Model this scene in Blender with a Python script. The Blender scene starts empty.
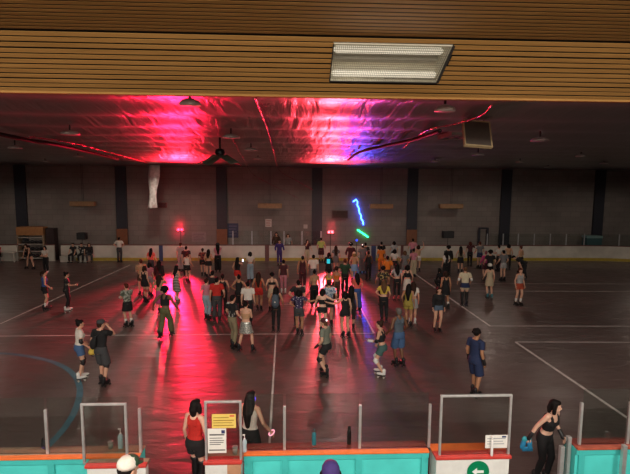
import bpy, math, random
import numpy as np
from mathutils import Vector, Matrix
random.seed(7); rng = np.random.default_rng(7)
S = bpy.context.scene
COL = S.collection
PI = math.pi
R = math.radians

# ------------------------------------------------------------------ camera
F = 473.0; CAMH = 5.5
YAW, PITCH, ROLL = R(2.5), R(6.15), R(0.4)
fw = Vector((math.sin(YAW)*math.cos(PITCH), math.cos(YAW)*math.cos(PITCH), -math.sin(PITCH)))
r0 = Vector((math.cos(YAW), -math.sin(YAW), 0)); u0 = r0.cross(fw)
rt = r0*math.cos(ROLL) + u0*math.sin(ROLL); up = u0*math.cos(ROLL) - r0*math.sin(ROLL)
CAM = Vector((0, 0, CAMH))
cd = bpy.data.cameras.new('camera'); cam = bpy.data.objects.new('camera', cd); COL.objects.link(cam)
cd.sensor_fit = 'HORIZONTAL'; cd.sensor_width = 36; cd.lens = 36*F/630; cd.clip_end = 300
cam.matrix_world = Matrix(((rt.x, up.x, -fw.x, 0), (rt.y, up.y, -fw.y, 0), (rt.z, up.z, -fw.z, CAMH), (0, 0, 0, 1)))
S.camera = cam
def ray(x, y): return fw*F + rt*(x-315) - up*(y-237)
def on_z(x, y, z=0.0):
    d = ray(x, y); return CAM + d*((z-CAMH)/d.z)
def on_y(x, y, Y):
    d = ray(x, y); return CAM + d*(Y/d.y)

# ------------------------------------------------------------------ materials
MATS = {}
def lin(c): return tuple(((v/12.92) if v <= .04045 else ((v+.055)/1.055)**2.4) for v in c)
def hexc(h): h = h.lstrip('#'); return lin(tuple(int(h[i:i+2], 16)/255 for i in (0, 2, 4)))
def mat(name, col, rough=.7, metal=0., noise=.12, scale=8., emit=None, estr=0., spec=.5, bump=0.):
    if name in MATS: return MATS[name]
    m = bpy.data.materials.new(name); m.use_nodes = True; nt = m.node_tree; b = nt.nodes['Principled BSDF']
    if isinstance(col, str): col = hexc(col)
    b.inputs['Roughness'].default_value = rough; b.inputs['Metallic'].default_value = metal
    b.inputs['Specular IOR Level'].default_value = spec
    if noise > 0 or bump > 0:
        tc = nt.nodes.new('ShaderNodeTexCoord'); n = nt.nodes.new('ShaderNodeTexNoise'); n.inputs['Scale'].default_value = scale
        n.inputs['Detail'].default_value = 4
        nt.links.new(tc.outputs['Object'], n.inputs['Vector'])
        rp = nt.nodes.new('ShaderNodeValToRGB')
        rp.color_ramp.elements[0].position = .3; rp.color_ramp.elements[1].position = .7
        rp.color_ramp.elements[0].color = (*[v*(1-noise) for v in col], 1); rp.color_ramp.elements[1].color = (*[min(1, v*(1+noise)) for v in col], 1)
        nt.links.new(n.outputs['Fac'], rp.inputs['Fac']); nt.links.new(rp.outputs['Color'], b.inputs['Base Color'])
        if bump > 0:
            bp = nt.nodes.new('ShaderNodeBump'); bp.inputs['Strength'].default_value = bump; bp.inputs['Distance'].default_value = .02
            nt.links.new(n.outputs['Fac'], bp.inputs['Height']); nt.links.new(bp.outputs['Normal'], b.inputs['Normal'])
    else: b.inputs['Base Color'].default_value = (*col, 1)
    if emit is not None:
        if isinstance(emit, str): emit = hexc(emit)
        b.inputs['Emission Color'].default_value = (*emit, 1); b.inputs['Emission Strength'].default_value = estr
    MATS[name] = m; return m
def pat(name, c1, c2, kind, scale, thr=.5, metal=0., rough=.8):
    if name in MATS: return MATS[name]
    m = bpy.data.materials.new(name); m.use_nodes = True; nt = m.node_tree; b = nt.nodes['Principled BSDF']
    b.inputs['Roughness'].default_value = rough; b.inputs['Metallic'].default_value = metal
    tc = nt.nodes.new('ShaderNodeTexCoord')
    if kind == 'stripe':
        t = nt.nodes.new('ShaderNodeTexWave'); t.bands_direction = 'Z'; t.inputs['Scale'].default_value = scale; out = t.outputs['Fac']
    elif kind == 'dots':
        t = nt.nodes.new('ShaderNodeTexVoronoi'); t.inputs['Scale'].default_value = scale; out = t.outputs['Distance']
    else:
        t = nt.nodes.new('ShaderNodeTexNoise'); t.inputs['Scale'].default_value = scale; out = t.outputs['Fac']
    nt.links.new(tc.outputs['Object'], t.inputs['Vector'])
    rp = nt.nodes.new('ShaderNodeValToRGB'); e = rp.color_ramp.elements
    e[0].position = max(0, thr-.04); e[1].position = min(1, thr+.04)
    e[0].color = (*hexc(c1), 1); e[1].color = (*hexc(c2), 1)
    nt.links.new(out, rp.inputs['Fac']); nt.links.new(rp.outputs['Color'], b.inputs['Base Color'])
    MATS[name] = m; return m
def glow(name, col, strength):
    if name in MATS: return MATS[name]
    m = bpy.data.materials.new(name); m.use_nodes = True; nt = m.node_tree; nt.nodes.clear()
    e = nt.nodes.new('ShaderNodeEmission'); o = nt.nodes.new('ShaderNodeOutputMaterial')
    e.inputs['Color'].default_value = (*col, 1); e.inputs['Strength'].default_value = strength
    nt.links.new(e.outputs[0], o.inputs[0]); MATS[name] = m; return m
def glass(name, tint=(.93, .95, .94), ior=1.35, rough=.05):
    if name in MATS: return MATS[name]
    m = bpy.data.materials.new(name); m.use_nodes = True; nt = m.node_tree; nt.nodes.clear()
    o = nt.nodes.new('ShaderNodeOutputMaterial'); mx = nt.nodes.new('ShaderNodeMixShader'); f = nt.nodes.new('ShaderNodeFresnel')
    t = nt.nodes.new('ShaderNodeBsdfTransparent'); g = nt.nodes.new('ShaderNodeBsdfGlossy')
    t.inputs['Color'].default_value = (*tint, 1); g.inputs['Roughness'].default_value = rough; f.inputs['IOR'].default_value = ior
    nt.links.new(f.outputs[0], mx.inputs[0]); nt.links.new(t.outputs[0], mx.inputs[1]); nt.links.new(g.outputs[0], mx.inputs[2]); nt.links.new(mx.outputs[0], o.inputs[0])
    MATS[name] = m; return m

# ------------------------------------------------------------------ mesh buffer
class MB:
    def __init__(s): s.v = []; s.f = []
    def add(s, vs, fs):
        b = len(s.v); s.v += [tuple(p) for p in vs]; s.f += [tuple(b+i for i in f) for f in fs]; return s
    def box(s, lo, hi):
        x0, y0, z0 = lo; x1, y1, z1 = hi
        return s.add([(x0,y0,z0),(x1,y0,z0),(x1,y1,z0),(x0,y1,z0),(x0,y0,z1),(x1,y0,z1),(x1,y1,z1),(x0,y1,z1)],
              [(0,3,2,1),(4,5,6,7),(0,1,5,4),(1,2,6,5),(2,3,7,6),(3,0,4,7)])
    def obox(s, c, ax, ay, az, h):
        c = Vector(c); vs = []
        for k in (-1, 1):
            for (i, j) in ((-1,-1),(1,-1),(1,1),(-1,1)): vs.append(c+Vector(ax)*i*h[0]+Vector(ay)*j*h[1]+Vector(az)*k*h[2])
        return s.add(vs, [(0,3,2,1),(4,5,6,7),(0,1,5,4),(1,2,6,5),(2,3,7,6),(3,0,4,7)])
    def rings(s, rs):
        n = len(rs[0]); b = len(s.v)
        for r_ in rs: s.v += [tuple(p) for p in r_]
        for i in range(len(rs)-1):
            for j in range(n):
                k = (j+1) % n; s.f.append((b+i*n+j, b+i*n+k, b+(i+1)*n+k, b+(i+1)*n+j))
        s.f.append(tuple(b+j for j in reversed(range(n)))); e = b+(len(rs)-1)*n
        s.f.append(tuple(e+j for j in range(n))); return s
    def tube(s, pts, rad, n=8, cap=True, flat=None):
        """tapered tube through pts; rounded ends; flat=(axis, ratio) squeezes it across axis"""
        pts = [Vector(p) for p in pts]
        if isinstance(rad, (int, float)): rad = [rad]*len(pts)
        rs = []; u = None
        P, Q = list(pts), list(rad); T = []
        for i in range(len(P)):
            d = (P[min(i+1, len(P)-1)] - P[max(i-1, 0)]); T.append(d.normalized())
        seq = []
        if cap:
            for a in (.0, .55): seq.append((P[0]-T[0]*Q[0]*(1-a)*.8, Q[0]*(.35 if a == 0 else .8), T[0]))
        seq += [(P[i], Q[i], T[i]) for i in range(len(P))]
        if cap:
            for a in (.55, .0): seq.append((P[-1]+T[-1]*Q[-1]*(1-a)*.8, Q[-1]*(.35 if a == 0 else .8), T[-1]))
        for (p, q, t) in seq:
            if u is None:
                ref = Vector((0, 1, 0)) if abs(t.y) < .9 else Vector((1, 0, 0))
                if flat is not None: ref = Vector(flat[0])
                u = (ref - t*ref.dot(t)).normalized()
            else: u = (u - t*u.dot(t)).normalized()
            w = t.cross(u); k = flat[1] if flat else 1.
            rs.append([p + u*math.cos(2*PI*j/n)*q*k + w*math.sin(2*PI*j/n)*q for j in range(n)])
        return s.rings(rs)
    def ball(s, c, r, n=12, m=8, rot=None):
        c = Vector(c); rs = []
        if isinstance(r, (int, float)): r = (r, r, r)
        for i in range(m+1):
            a = -PI/2 + PI*(i+.02 if i == 0 else (i-.02 if i == m else i))/m
            ring = []
            for j in range(n):
                p = Vector((math.cos(a)*math.cos(2*PI*j/n)*r[0], math.cos(a)*math.sin(2*PI*j/n)*r[1], math.sin(a)*r[2]))
                if rot is not None: p = rot @ p
                ring.append(c+p)
            rs.append(ring)
        return s.rings(rs)
    def lathe(s, prof, c=(0, 0, 0), n=20):
        c = Vector(c)
        return s.rings([[c+Vector((max(r_, 1e-4)*math.cos(2*PI*j/n), max(r_, 1e-4)*math.sin(2*PI*j/n), z)) for j in range(n)] for (r_, z) in prof])
    def mesh(s, name, smooth=False):
        me = bpy.data.meshes.new(name); me.from_pydata(s.v, [], s.f); me.update()
        if smooth: me.polygons.foreach_set('use_smooth', [True]*len(me.polygons))
        return me
def link(name, me, m=None, parent=None, loc=None):
    o = bpy.data.objects.new(name, me); COL.objects.link(o)
    if m is not None and me is not None: me.materials.append(m)
    if parent is not None: o.parent = parent
    if loc is not None: o.location = loc
    return o
def obj(name, mb, m, parent=None, smooth=False, bevel=0., loc=None):
    o = link(name, mb.mesh(name, smooth), m, parent, loc)
    if bevel > 0:
        b = o.modifiers.new('bevel', 'BEVEL'); b.width = bevel; b.segments = 2; b.limit_method = 'ANGLE'
    return o
def tag(o, label, cat, group=None):
    o['label'] = label; o['category'] = cat
    if group: o['group'] = group
    return o
def thing(name, label, cat, loc=(0, 0, 0), rz=0., group=None):
    o = bpy.data.objects.new(name, None); COL.objects.link(o); o.location = loc; o.rotation_euler = (0, 0, rz)
    o.empty_display_size = .1
    return tag(o, label, cat, group)
def struct(o): o['kind'] = 'structure'; return o
def light(name, kind, loc, energy, col, **k):
    l = bpy.data.lights.new(name, kind); l.energy = energy; l.color = col
    for a, b in k.items(): setattr(l, a, b)
    o = bpy.data.objects.new(name, l); COL.objects.link(o); o.location = loc; return o
def aim(o, target): o.rotation_euler = (Vector(target)-o.location).to_track_quat('-Z', 'Y').to_euler()
# ================================================================== SETTING
YB = on_z(300, 261).y            # face of the far boards
YW = YB + 2.3                    # far wall
ZC = 7.0
XL, XR = -34.0, 40.0
# ---- floor: sealed dark concrete with soft sheen
def floor_material():
    m = bpy.data.materials.new('sealed_concrete'); m.use_nodes = True; nt = m.node_tree; b = nt.nodes['Principled BSDF']; L = nt.links.new
    tc = nt.nodes.new('ShaderNodeTexCoord')
    n1 = nt.nodes.new('ShaderNodeTexNoise'); n1.inputs['Scale'].default_value = .35; n1.inputs['Detail'].default_value = 6
    n2 = nt.nodes.new('ShaderNodeTexNoise'); n2.inputs['Scale'].default_value = 2.1; n2.inputs['Detail'].default_value = 5; n2.inputs['Distortion'].default_value = .6
    mp = nt.nodes.new('ShaderNodeMapping'); mp.inputs['Scale'].default_value = (.55, 1.5, 1)
    L(tc.outputs['Object'], n1.inputs['Vector']); L(tc.outputs['Object'], mp.inputs['Vector']); L(mp.outputs['Vector'], n2.inputs['Vector'])
    r1 = nt.nodes.new('ShaderNodeValToRGB'); r1.color_ramp.elements[0].position = .3; r1.color_ramp.elements[1].position = .75
    r1.color_ramp.elements[0].color = (.072, .043, .038, 1); r1.color_ramp.elements[1].color = (.118, .072, .064, 1)
    L(n1.outputs['Fac'], r1.inputs['Fac']); L(r1.outputs['Color'], b.inputs['Base Color'])
    r2 = nt.nodes.new('ShaderNodeMapRange'); r2.inputs['From Min'].default_value = .3; r2.inputs['From Max'].default_value = .7
    r2.inputs['To Min'].default_value = .32; r2.inputs['To Max'].default_value = .48
    L(n2.outputs['Fac'], r2.inputs['Value']); L(r2.outputs['Result'], b.inputs['Roughness'])
    bp = nt.nodes.new('ShaderNodeBump'); bp.inputs['Strength'].default_value = .85; bp.inputs['Distance'].default_value = .035
    L(n2.outputs['Fac'], bp.inputs['Height']); L(bp.outputs['Normal'], b.inputs['Normal'])
    b.inputs['Specular IOR Level'].default_value = .9
    return m
fl = struct(obj('floor', MB().box((XL, -6, -.2), (XR, YW+.3, 0)), floor_material()))
# floor markings, each a thin painted strip
LINE_W = mat('white_line_paint', (.62, .56, .53), .5, noise=.25, scale=3)
LINE_B = mat('blue_line_paint', (.05, .15, .2), .5, noise=.2, scale=3)
def strip_floor(pts, w, m):
    P = [Vector((p.x, p.y, .003)) for p in pts]; mb = MB(); vs = []
    for i, p in enumerate(P):
        d = (P[min(i+1, len(P)-1)]-P[max(i-1, 0)]).normalized(); q = Vector((-d.y, d.x, 0))*w/2
        vs += [p-q, p+q]
    mb.add(vs, [(2*i, 2*i+2, 2*i+3, 2*i+1) for i in range(len(P)-1)])
    return struct(obj('floor_marking', mb, m))
def cat(pts, n=8):
    out = []
    for i in range(len(pts)-1):
        p0, p1, p2, p3 = pts[max(i-1, 0)], pts[i], pts[i+1], pts[min(i+2, len(pts)-1)]
        for k in range(n):
            t = k/n; out.append(.5*((2*p1)+(p2-p0)*t+(2*p0-5*p1+4*p2-p3)*t*t+(3*p1-p0-3*p2+p3)*t**3))
    return out+[pts[-1]]
def ln(a, b, w=.06, m=LINE_W): strip_floor([on_z(*a), on_z(*b)], w, m)
ln((-20, 336.3), (374, 333.3), .07); ln((374, 333.3), (346, 281), .07)
ln((405, 267), (490, 326), .09); ln((516, 342.4), (640, 426.5), .09); ln((0, 324), (130, 265), .07)
ln((276, 333), (269, 452), .05); ln((445, 291), (640, 291.5), .06); ln((462, 283.6), (640, 284), .06)
ln((489, 326), (640, 326.3), .07); ln((515, 342), (640, 342.4), .07); ln((272, 304.5), (358, 304.5), .05)
strip_floor(cat([on_z(*p) for p in ((-20, 353), (10, 354), (42, 359), (64, 367), (76, 378), (80, 391), (76, 408), (66, 426), (51, 443), (30, 462))]), .16, LINE_B)

# ---- far wall: painted block, navy pilasters with padded feet
def wall_material():
    m = bpy.data.materials.new('painted_block'); m.use_nodes = True; nt = m.node_tree; b = nt.nodes['Principled BSDF']; L = nt.links.new
    tc = nt.nodes.new('ShaderNodeTexCoord'); sx = nt.nodes.new('ShaderNodeSeparateXYZ'); cx = nt.nodes.new('ShaderNodeCombineXYZ')
    L(tc.outputs['Object'], sx.inputs[0]); L(sx.outputs['X'], cx.inputs['X']); L(sx.outputs['Z'], cx.inputs['Y'])
    br = nt.nodes.new('ShaderNodeTexBrick'); br.inputs['Scale'].default_value = 1; br.inputs['Brick Width'].default_value = .8; br.inputs['Row Height'].default_value = .4
    br.inputs['Mortar Size'].default_value = .012; br.inputs['Color1'].default_value = (.30, .26, .235, 1); br.inputs['Color2'].default_value = (.26, .225, .2, 1); br.inputs['Mortar'].default_value = (.2, .17, .155, 1)
    L(cx.outputs[0], br.inputs['Vector'])
    n = nt.nodes.new('ShaderNodeTexNoise'); n.inputs['Scale'].default_value = .5; n.inputs['Detail'].default_value = 5; L(tc.outputs['Object'], n.inputs['Vector'])
    mx = nt.nodes.new('ShaderNodeMix'); mx.data_type = 'RGBA'; mx.blend_type = 'MULTIPLY'; mx.inputs[0].default_value = .5
    L(br.outputs['Color'], mx.inputs[6]); L(n.outputs['Fac'], mx.inputs[7]); L(mx.outputs[2], b.inputs['Base Color'])
    b.inputs['Roughness'].default_value = .85; return m
WM = wall_material()
struct(obj('wall_far', MB().box((XL, YW, 0), (XR, YW+.3, ZC+.6)), WM))
struct(obj('wall_left', MB().box((XL-.3, -6, 0), (XL, YW+.3, ZC+.6)), WM))
struct(obj('wall_right', MB().box((XR, -6, 0), (XR+.3, YW+.3, ZC+.6)), WM))
NAVY = mat('navy_pilaster_paint', (.024, .025, .035), .6)
PADM = mat('orange_brown_pad', (.2, .075, .032), .6)
for i, x in enumerate((-76, 22, 122, 222, 317, 412, 505, 598, 694)):
    X = on_y(x, 205, YW).x
    struct(obj('trim_%d' % (i+1), MB().box((X-.4, YW-.18, 0), (X+.4, YW, ZC+.3)), NAVY))
    if x in (122, 222, 412): struct(obj('trim_%d' % (i+20), MB().box((X-.42, YW-.24, 0), (X+.42, YW-.18, 2.15)), PADM, bevel=.03))

# ---- rink ceiling: foil-faced insulation sagging between purlins
def foil_material():
    m = bpy.data.materials.new('foil_insulation'); m.use_nodes = True; nt = m.node_tree; b = nt.nodes['Principled BSDF']; L = nt.links.new
    tc = nt.nodes.new('ShaderNodeTexCoord'); mp = nt.nodes.new('ShaderNodeMapping'); mp.inputs['Scale'].default_value = (2.2, .35, 1); mp.inputs['Rotation'].default_value = (0, 0, R(6))
    L(tc.outputs['Object'], mp.inputs['Vector'])
    n = nt.nodes.new('ShaderNodeTexNoise'); n.inputs['Scale'].default_value = 1.2; n.inputs['Detail'].default_value = 5; n.inputs['Distortion'].default_value = .8
    L(mp.outputs[0], n.inputs['Vector'])
    bp = nt.nodes.new('ShaderNodeBump'); bp.inputs['Strength'].default_value = .8; bp.inputs['Distance'].default_value = .07
    L(n.outputs['Fac'], bp.inputs['Height']); L(bp.outputs['Normal'], b.inputs['Normal'])
    b.inputs['Base Color'].default_value = (.36, .33, .335, 1); b.inputs['Metallic'].default_value = .92; b.inputs['Roughness'].default_value = .36
    return m
Yc0 = 6.35; nx, ny = 60, 200; vs = []; fs = []
for j in range(ny+1):
    y = Yc0 + (YW-Yc0)*j/ny; s = math.sin(PI*(y-.55)/2.05)**2
    for i in range(nx+1):
        x = XL + (XR-XL)*i/nx
        vs.append((x, y, ZC - .10*s - .03*math.sin(x*1.3+y*.7)*s))
for j in range(ny):
    for i in range(nx): a = j*(nx+1)+i; fs.append((a, a+nx+1, a+nx+2, a+1))
mb = MB(); mb.add(vs, fs); ce = struct(obj('ceiling', mb, foil_material(), smooth=True))
# roof deck above, closing the hall
struct(obj('ceiling_deck', MB().box((XL, -6, ZC+.62), (XR, YW+.3, ZC+.8)), mat('dark_deck', (.05, .045, .045))))

# ---- timber slat soffit over the stand: level part and a part that slopes down to the rink
SL = R(25); E = Vector((0, 6.2, 6.656)); sd = Vector((0, -math.cos(SL), math.sin(SL))); sn = Vector((0, math.sin(SL), math.cos(SL)))
Lsl = 1.055; C = E + sd*Lsl
def wood():
    m = bpy.data.materials.new('stained_slats'); m.use_nodes = True; nt = m.node_tree; b = nt.nodes['Principled BSDF']; L = nt.links.new
    tc = nt.nodes.new('ShaderNodeTexCoord'); mp = nt.nodes.new('ShaderNodeMapping'); mp.inputs['Scale'].default_value = (.7, 14, 14)
    n = nt.nodes.new('ShaderNodeTexNoise'); n.inputs['Scale'].default_value = 1.4; n.inputs['Detail'].default_value = 6
    L(tc.outputs['Object'], mp.inputs[0]); L(mp.outputs[0], n.inputs['Vector'])
    r_ = nt.nodes.new('ShaderNodeValToRGB'); r_.color_ramp.elements[0].position = .3; r_.color_ramp.elements[1].position = .72
    r_.color_ramp.elements[0].color = (.235, .12, .033, 1); r_.color_ramp.elements[1].color = (.32, .168, .05, 1)
    L(n.outputs['Fac'], r_.inputs[0]); L(r_.outputs[0], b.inputs['Base Color']); b.inputs['Roughness'].default_value = .8; b.inputs['Specular IOR Level'].default_value = .15; return m
WOOD = wood(); GAP = mat('dark_void', (.006, .004, .003), .95)
def slope_hit(x, y):
    d = ray(x, y); t = (E-CAM).dot(sn)/d.dot(sn); p = CAM+d*t; return p.x, (p-E).dot(sd)
cs = [slope_hit(*p) for p in ((333.3, 41), (451, 47.8), (435.6, 83.3), (330.7, 81.6))]
fx0, fx1 = (cs[0][0]+cs[3][0])/2, (cs[1][0]+cs[2][0])/2; fs0, fs1 = (cs[2][1]+cs[3][1])/2+.035, (cs[0][1]+cs[1][1])/2
SX0, SX1 = -13., 14.
mb = MB(); n_sl = 12; p_ = Lsl/n_sl
for i in range(n_sl):
    c = E + sd*(p_*(i+.5)); w = p_*.335; jt = random.uniform(-.004, .004); s_c = p_*(i+.5)
    segs = [(SX0, SX1)] if (s_c < fs0-.02 or s_c > fs1+.02) else [(SX0, fx0-random.uniform(0, .01)), (fx1+random.uniform(.0, .05), SX1)]
    for (a, b_) in segs: mb.obox(c+Vector(((a+b_)/2, 0, 0))-sn*(.012+jt), (1, 0, 0), sd, sn, ((b_-a)/2, w, .003))
struct(obj('ceiling_slats', mb, WOOD))
mb = MB(); y = C.y-.03; k = 0
while y > -3.5:
    mb.box((SX0, y-.068, C.z-.004), (SX1, y, C.z)); y -= .1
struct(obj('ceiling_slats', mb, WOOD))
mb = MB()                                       # black backing above the slats, open over the light trough
for (a, b_, s0, s1) in ((SX0, fx0, -.01, Lsl), (fx1, SX1, -.01, Lsl), (fx0, fx1, -.01, fs0), (fx0, fx1, fs1, Lsl)):
    mb.obox(E+sd*((s0+s1)/2)+Vector(((a+b_)/2, 0, 0))+sn*.035, (1, 0, 0), sd, sn, ((b_-a)/2, (s1-s0)/2, .012))
mb.box((SX0, -4, C.z+.03), (SX1, C.y+.02, C.z+.04))
struct(obj('ceiling_backing', mb, GAP))
struct(obj('trim_40', MB().box((SX0, E.y-.02, E.z-.03), (SX1, E.y+.06, ZC+.6)), WOOD))

# ---- caged trough light let into the sloping soffit
M3 = Matrix(((1, 0, 0, 0), (0, sd.y, sn.y, 0), (0, sd.z, sn.z, 0), (0, 0, 0, 1)))
ft = thing('trough_light', 'long caged fluorescent trough light let into the sloping timber slat ceiling', 'ceiling light')
ft.matrix_world = Matrix.Translation(E+sd*((fs0+fs1)/2)+Vector(((fx0+fx1)/2, 0, 0))) @ M3
hx, hs = (fx1-fx0)/2, (fs1-fs0)/2; dp = .20
mb = MB()
mb.box((-hx, -hs, dp), (hx, hs, dp+.01)); mb.box((-hx, -hs-.01, -.01), (hx, -hs, dp)); mb.box((-hx, hs, -.01), (hx, hs+.01, dp)); mb.box((-hx-.01, -hs, -.01), (-hx, hs, dp)); mb.box((hx, -hs, -.01), (hx+.01, hs, dp))
obj('housing', mb, mat('trough_enamel', (.62, .58, .47), .5, noise=.05), ft)
mb = MB(); mb.box((-hx-.01, -hs-.015, -.02), (hx+.01, -hs, .0)); mb.box((-hx-.012, -hs, -.02), (-hx, hs, 0.)); mb.box((hx, -hs-.01, -.02), (hx+.03, hs+.01, 0.))
obj('frame', mb, mat('black_edge', (.015, .012, .01), .7), ft)
TUBE = mat('lamp_tube', (.7, .68, .6), .4, noise=0, emit=(1., .9, .7), estr=.55)
for s_, z_ in ((-.80, .05), (.22, .13)):
    obj('lamp_tube', MB().tube([(-hx+.05, s_*hs, z_), (hx-.05, s_*hs, z_)], .042, 10), TUBE, ft, smooth=True)
obj('reflector', MB().box((-hx+.03, -.62*hs, .17), (hx-.03, .05*hs, .185)).box((-hx+.03, -.32*hs, .13), (hx-.03, -.26*hs, .17)), mat('dull_reflector', (.34, .32, .27), .5, .3), ft)
mb = MB()
for i in range(61): x = -hx+2*hx*i/60; mb.box((x-.002, -hs, -.012), (x+.002, hs, -.008))
for i in range(17): s_ = -hs+2*hs*i/16; mb.box((-hx, s_-.002, -.016), (hx, s_+.002, -.012))
obj('wire_guard', mb, mat('guard_wire', (.25, .23, .18), .5, .6), ft)

# ---- far boards
WHITE_B = mat('scuffed_white_board', (.56, .53, .46), .45, noise=.16, scale=1.2)
YELLOW = mat('yellow_kick_strip', (.42, .31, .04), .5)
RED_CAP = mat('red_cap_rail', (.16, .05, .04), .5)
xa, xb = on_y(61, 253, YB).x, on_y(586, 255, YB).x
def arc_path(x0, x1, r=8.5, y=YB, tail=True):
    P = [Vector((x0, y, 0)), Vector((x1, y, 0))]
    if tail:
        for k in range(1, 17):
            a = PI/2*k/16; P.append(Vector((x1+r*math.sin(a), y-r+r*math.cos(a), 0)))
        P.append(Vector((x1+r, y-r-8, 0)))
    return P
def extrude_path(P, off0, off1, z0, z1):
    mb = MB(); rs = []
    for i, p in enumerate(P):
        d = (P[min(i+1, len(P)-1)]-P[max(i-1, 0)]).normalized(); n_ = Vector((-d.y, d.x, 0))   # outward from the rink
        rs.append([p+n_*off0+Vector((0, 0, z0)), p+n_*off1+Vector((0, 0, z0)), p+n_*off1+Vector((0, 0, z1)), p+n_*off0+Vector((0, 0, z1))])
    return mb.rings(rs)
P = arc_path(xa, xb)
fb = thing('rink_boards', 'long white rink boards with yellow kick strip along the far block wall', 'rink boards', (0, 0, 0))
obj('panel', extrude_path(P, 0, .14, 0, 1.14), WHITE_B, fb); obj('kick_strip', extrude_path(P, -.025, 0, .02, .24), YELLOW, fb)
obj('cap_rail', extrude_path(P, -.02, .2, 1.14, 1.19), RED_CAP, fb)
for x, w, m in ((161, .28, mat('blue_joint', (.035, .05, .14), .5)), (373.5, .34, MATS.get('blue_joint') or mat('blue_joint', (.035, .05, .14), .5)), (267, .30, mat('maroon_joint', (.12, .04, .035), .5)), (402, .2, MATS['maroon_joint'])):
    X = on_y(x, 252, YB).x; obj('joint_panel', MB().box((X-w/2, YB-.03, 0), (X+w/2, YB, 1.14)), m, fb)
for nm, a, b_ in (('short white board section between the rack and the far corner', -30, 17), ('short white board section beside the dark cabinet', 45, 54)):
    X0, X1 = on_y(a, 250, YB).x, on_y(b_, 250, YB).x
    t = thing('rink_boards', nm, 'rink boards', (0, 0, 0))
    obj('panel', MB().box((X0, YB, 0), (X1, YB+.14, 1.14)), WHITE_B, t); obj('cap_rail', MB().box((X0, YB-.02, 1.14), (X1, YB+.2, 1.19)), RED_CAP, t)
# glass above the far boards
POSTM = mat('grey_post', (.42, .42, .43), .4, .3); GL = glass('shield_glass')
def far_glass(label, xs, ztop):
    t = thing('glass_shield', label, 'glass screen'); pts = []
    for x in xs:
        if x <= 587: X = on_y(x, 242, YB+.1).x; pts.append(Vector((X, YB+.1, 0)))
        else:
            th = {602: .28, 621: .5, 640: .72}[x]; pts.append(Vector((xb+8.4*math.sin(th), YB-8.5+8.6*math.cos(th), 0)))
    for p in pts: obj('post', MB().box((p.x-.035, p.y-.03, 1.19), (p.x+.035, p.y+.03, ztop)), POSTM, t)
    for a, b_ in zip(pts, pts[1:]):
        d = (b_-a); n_ = Vector((-d.y, d.x, 0)).normalized()
        obj('pane', MB().obox((a+b_)/2+Vector((0, 0, (1.19+ztop)/2)), d.normalized(), n_, (0, 0, 1), (d.length/2-.04, .006, (ztop-1.19)/2)), GL, t)
far_glass('glass shield on the far boards behind the purple suited person', (233, 252, 271, 284, 302, 321), 2.2)
far_glass('row of glass panes on the far boards beneath the dark door frame', (487, 503, 518, 534, 550, 566, 584, 602, 621, 640), 2.05)
# ================================================================== NEAR BOARDS, GATES, FIXTURES
TURQ = mat('turquoise_board_paint', (.085, .66, .62), .45, noise=.1, scale=2.5)
TURQ_D = mat('turquoise_frame_paint', (.06, .52, .49), .45, noise=.1, scale=2.5)
ORANGE = mat('orange_cap_rail', (.80, .17, .035), .4, noise=.08)
TAN = mat('tan_ledge', (.30, .20, .13), .5, noise=.2, scale=5)
REDL = mat('dark_red_ledge', (.24, .05, .04), .4, noise=.2, scale=5)
RED = mat('red_ledge', (.55, .05, .04), .4, noise=.12, scale=5)
ALU = mat('brushed_aluminium', (.55, .56, .55), .35, .6)
GLN = glass('near_glass', (.86, .9, .885), 1.4, .03)
ZT = 1.2
def near_boards(label, x0, x1, yf, stiles, back, capm, glabel, posts, ptop, gtop, xc=None, skip=0):
    xc = xc or (x0+x1)/2
    Y = on_z(370, 452.4, ZT).y
    X0 = on_y(x0, yf, Y).x; X1 = on_y(x1, yf, Y).x
    t = thing('rink_boards', label, 'rink boards', (X0, Y, 0)); W = X1-X0
    obj('panel', MB().box((0, .06, 0), (W, .30, ZT-.032)), TURQ, t)
    mb = MB(); mb.box((0, .025, ZT-.13), (W, .06, ZT-.032)); mb.box((0, .025, .12), (W, .06, .24)); mb.box((0, .03, ZT-.62), (W, .06, ZT-.56))
    obj('frame_rail', mb, TURQ_D, t)
    for s in stiles:
        sx = on_y(s, yf+8, Y).x-X0
        obj('stile', MB().box((sx-.05, .02, .0), (sx+.05, .06, ZT-.032)), TURQ_D, t)
    obj('cap_rail', MB().box((-.0, 0, ZT-.032), (W, .10, ZT)), capm, t, bevel=.006)
    obj('ledge', MB().box((0, .101, ZT-.03), (W, .34, ZT-.004)), back, t, bevel=.006)
    g = thing('glass_shield', glabel, 'glass screen', (X0, Y, 0)); PX = []
    yp = Y+.13
    for p in posts:
        b_ = on_y(p, yf-4, yp); PX.append(b_.x-X0)
    zt = on_y(xc, ptop, yp).z; zg = on_y(xc, gtop, yp).z
    for px in PX[skip:]: obj('post', MB().box((px-.022, .105, ZT), (px+.022, .155, zt)), ALU, g, bevel=.006)
    for a, b_ in zip(PX, PX[1:]): obj('pane', MB().box((a+.024, .124, ZT+.005), (b_-.024, .136, zg)), GLN, g)
    return Y, X0, X1
BL = near_boards('turquoise rink boards with orange rail, by the blue floor arc', -90, 139, 457, (-40, 50), TAN, ORANGE, 'glass screen standing on the orange rail near the blue floor arc', (-88, 48, 141), 409, 397.5, 60)
BM = near_boards('turquoise rink boards with orange rail and two drinks bottles on it', 243.5, 429.5, 453, (249, 285, 359, 425), REDL, ORANGE, 'glass screen on the orange rail behind the two drinks bottles', (245.5, 284.5, 359.5, 428.5), 405, 393.5, skip=1)
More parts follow.
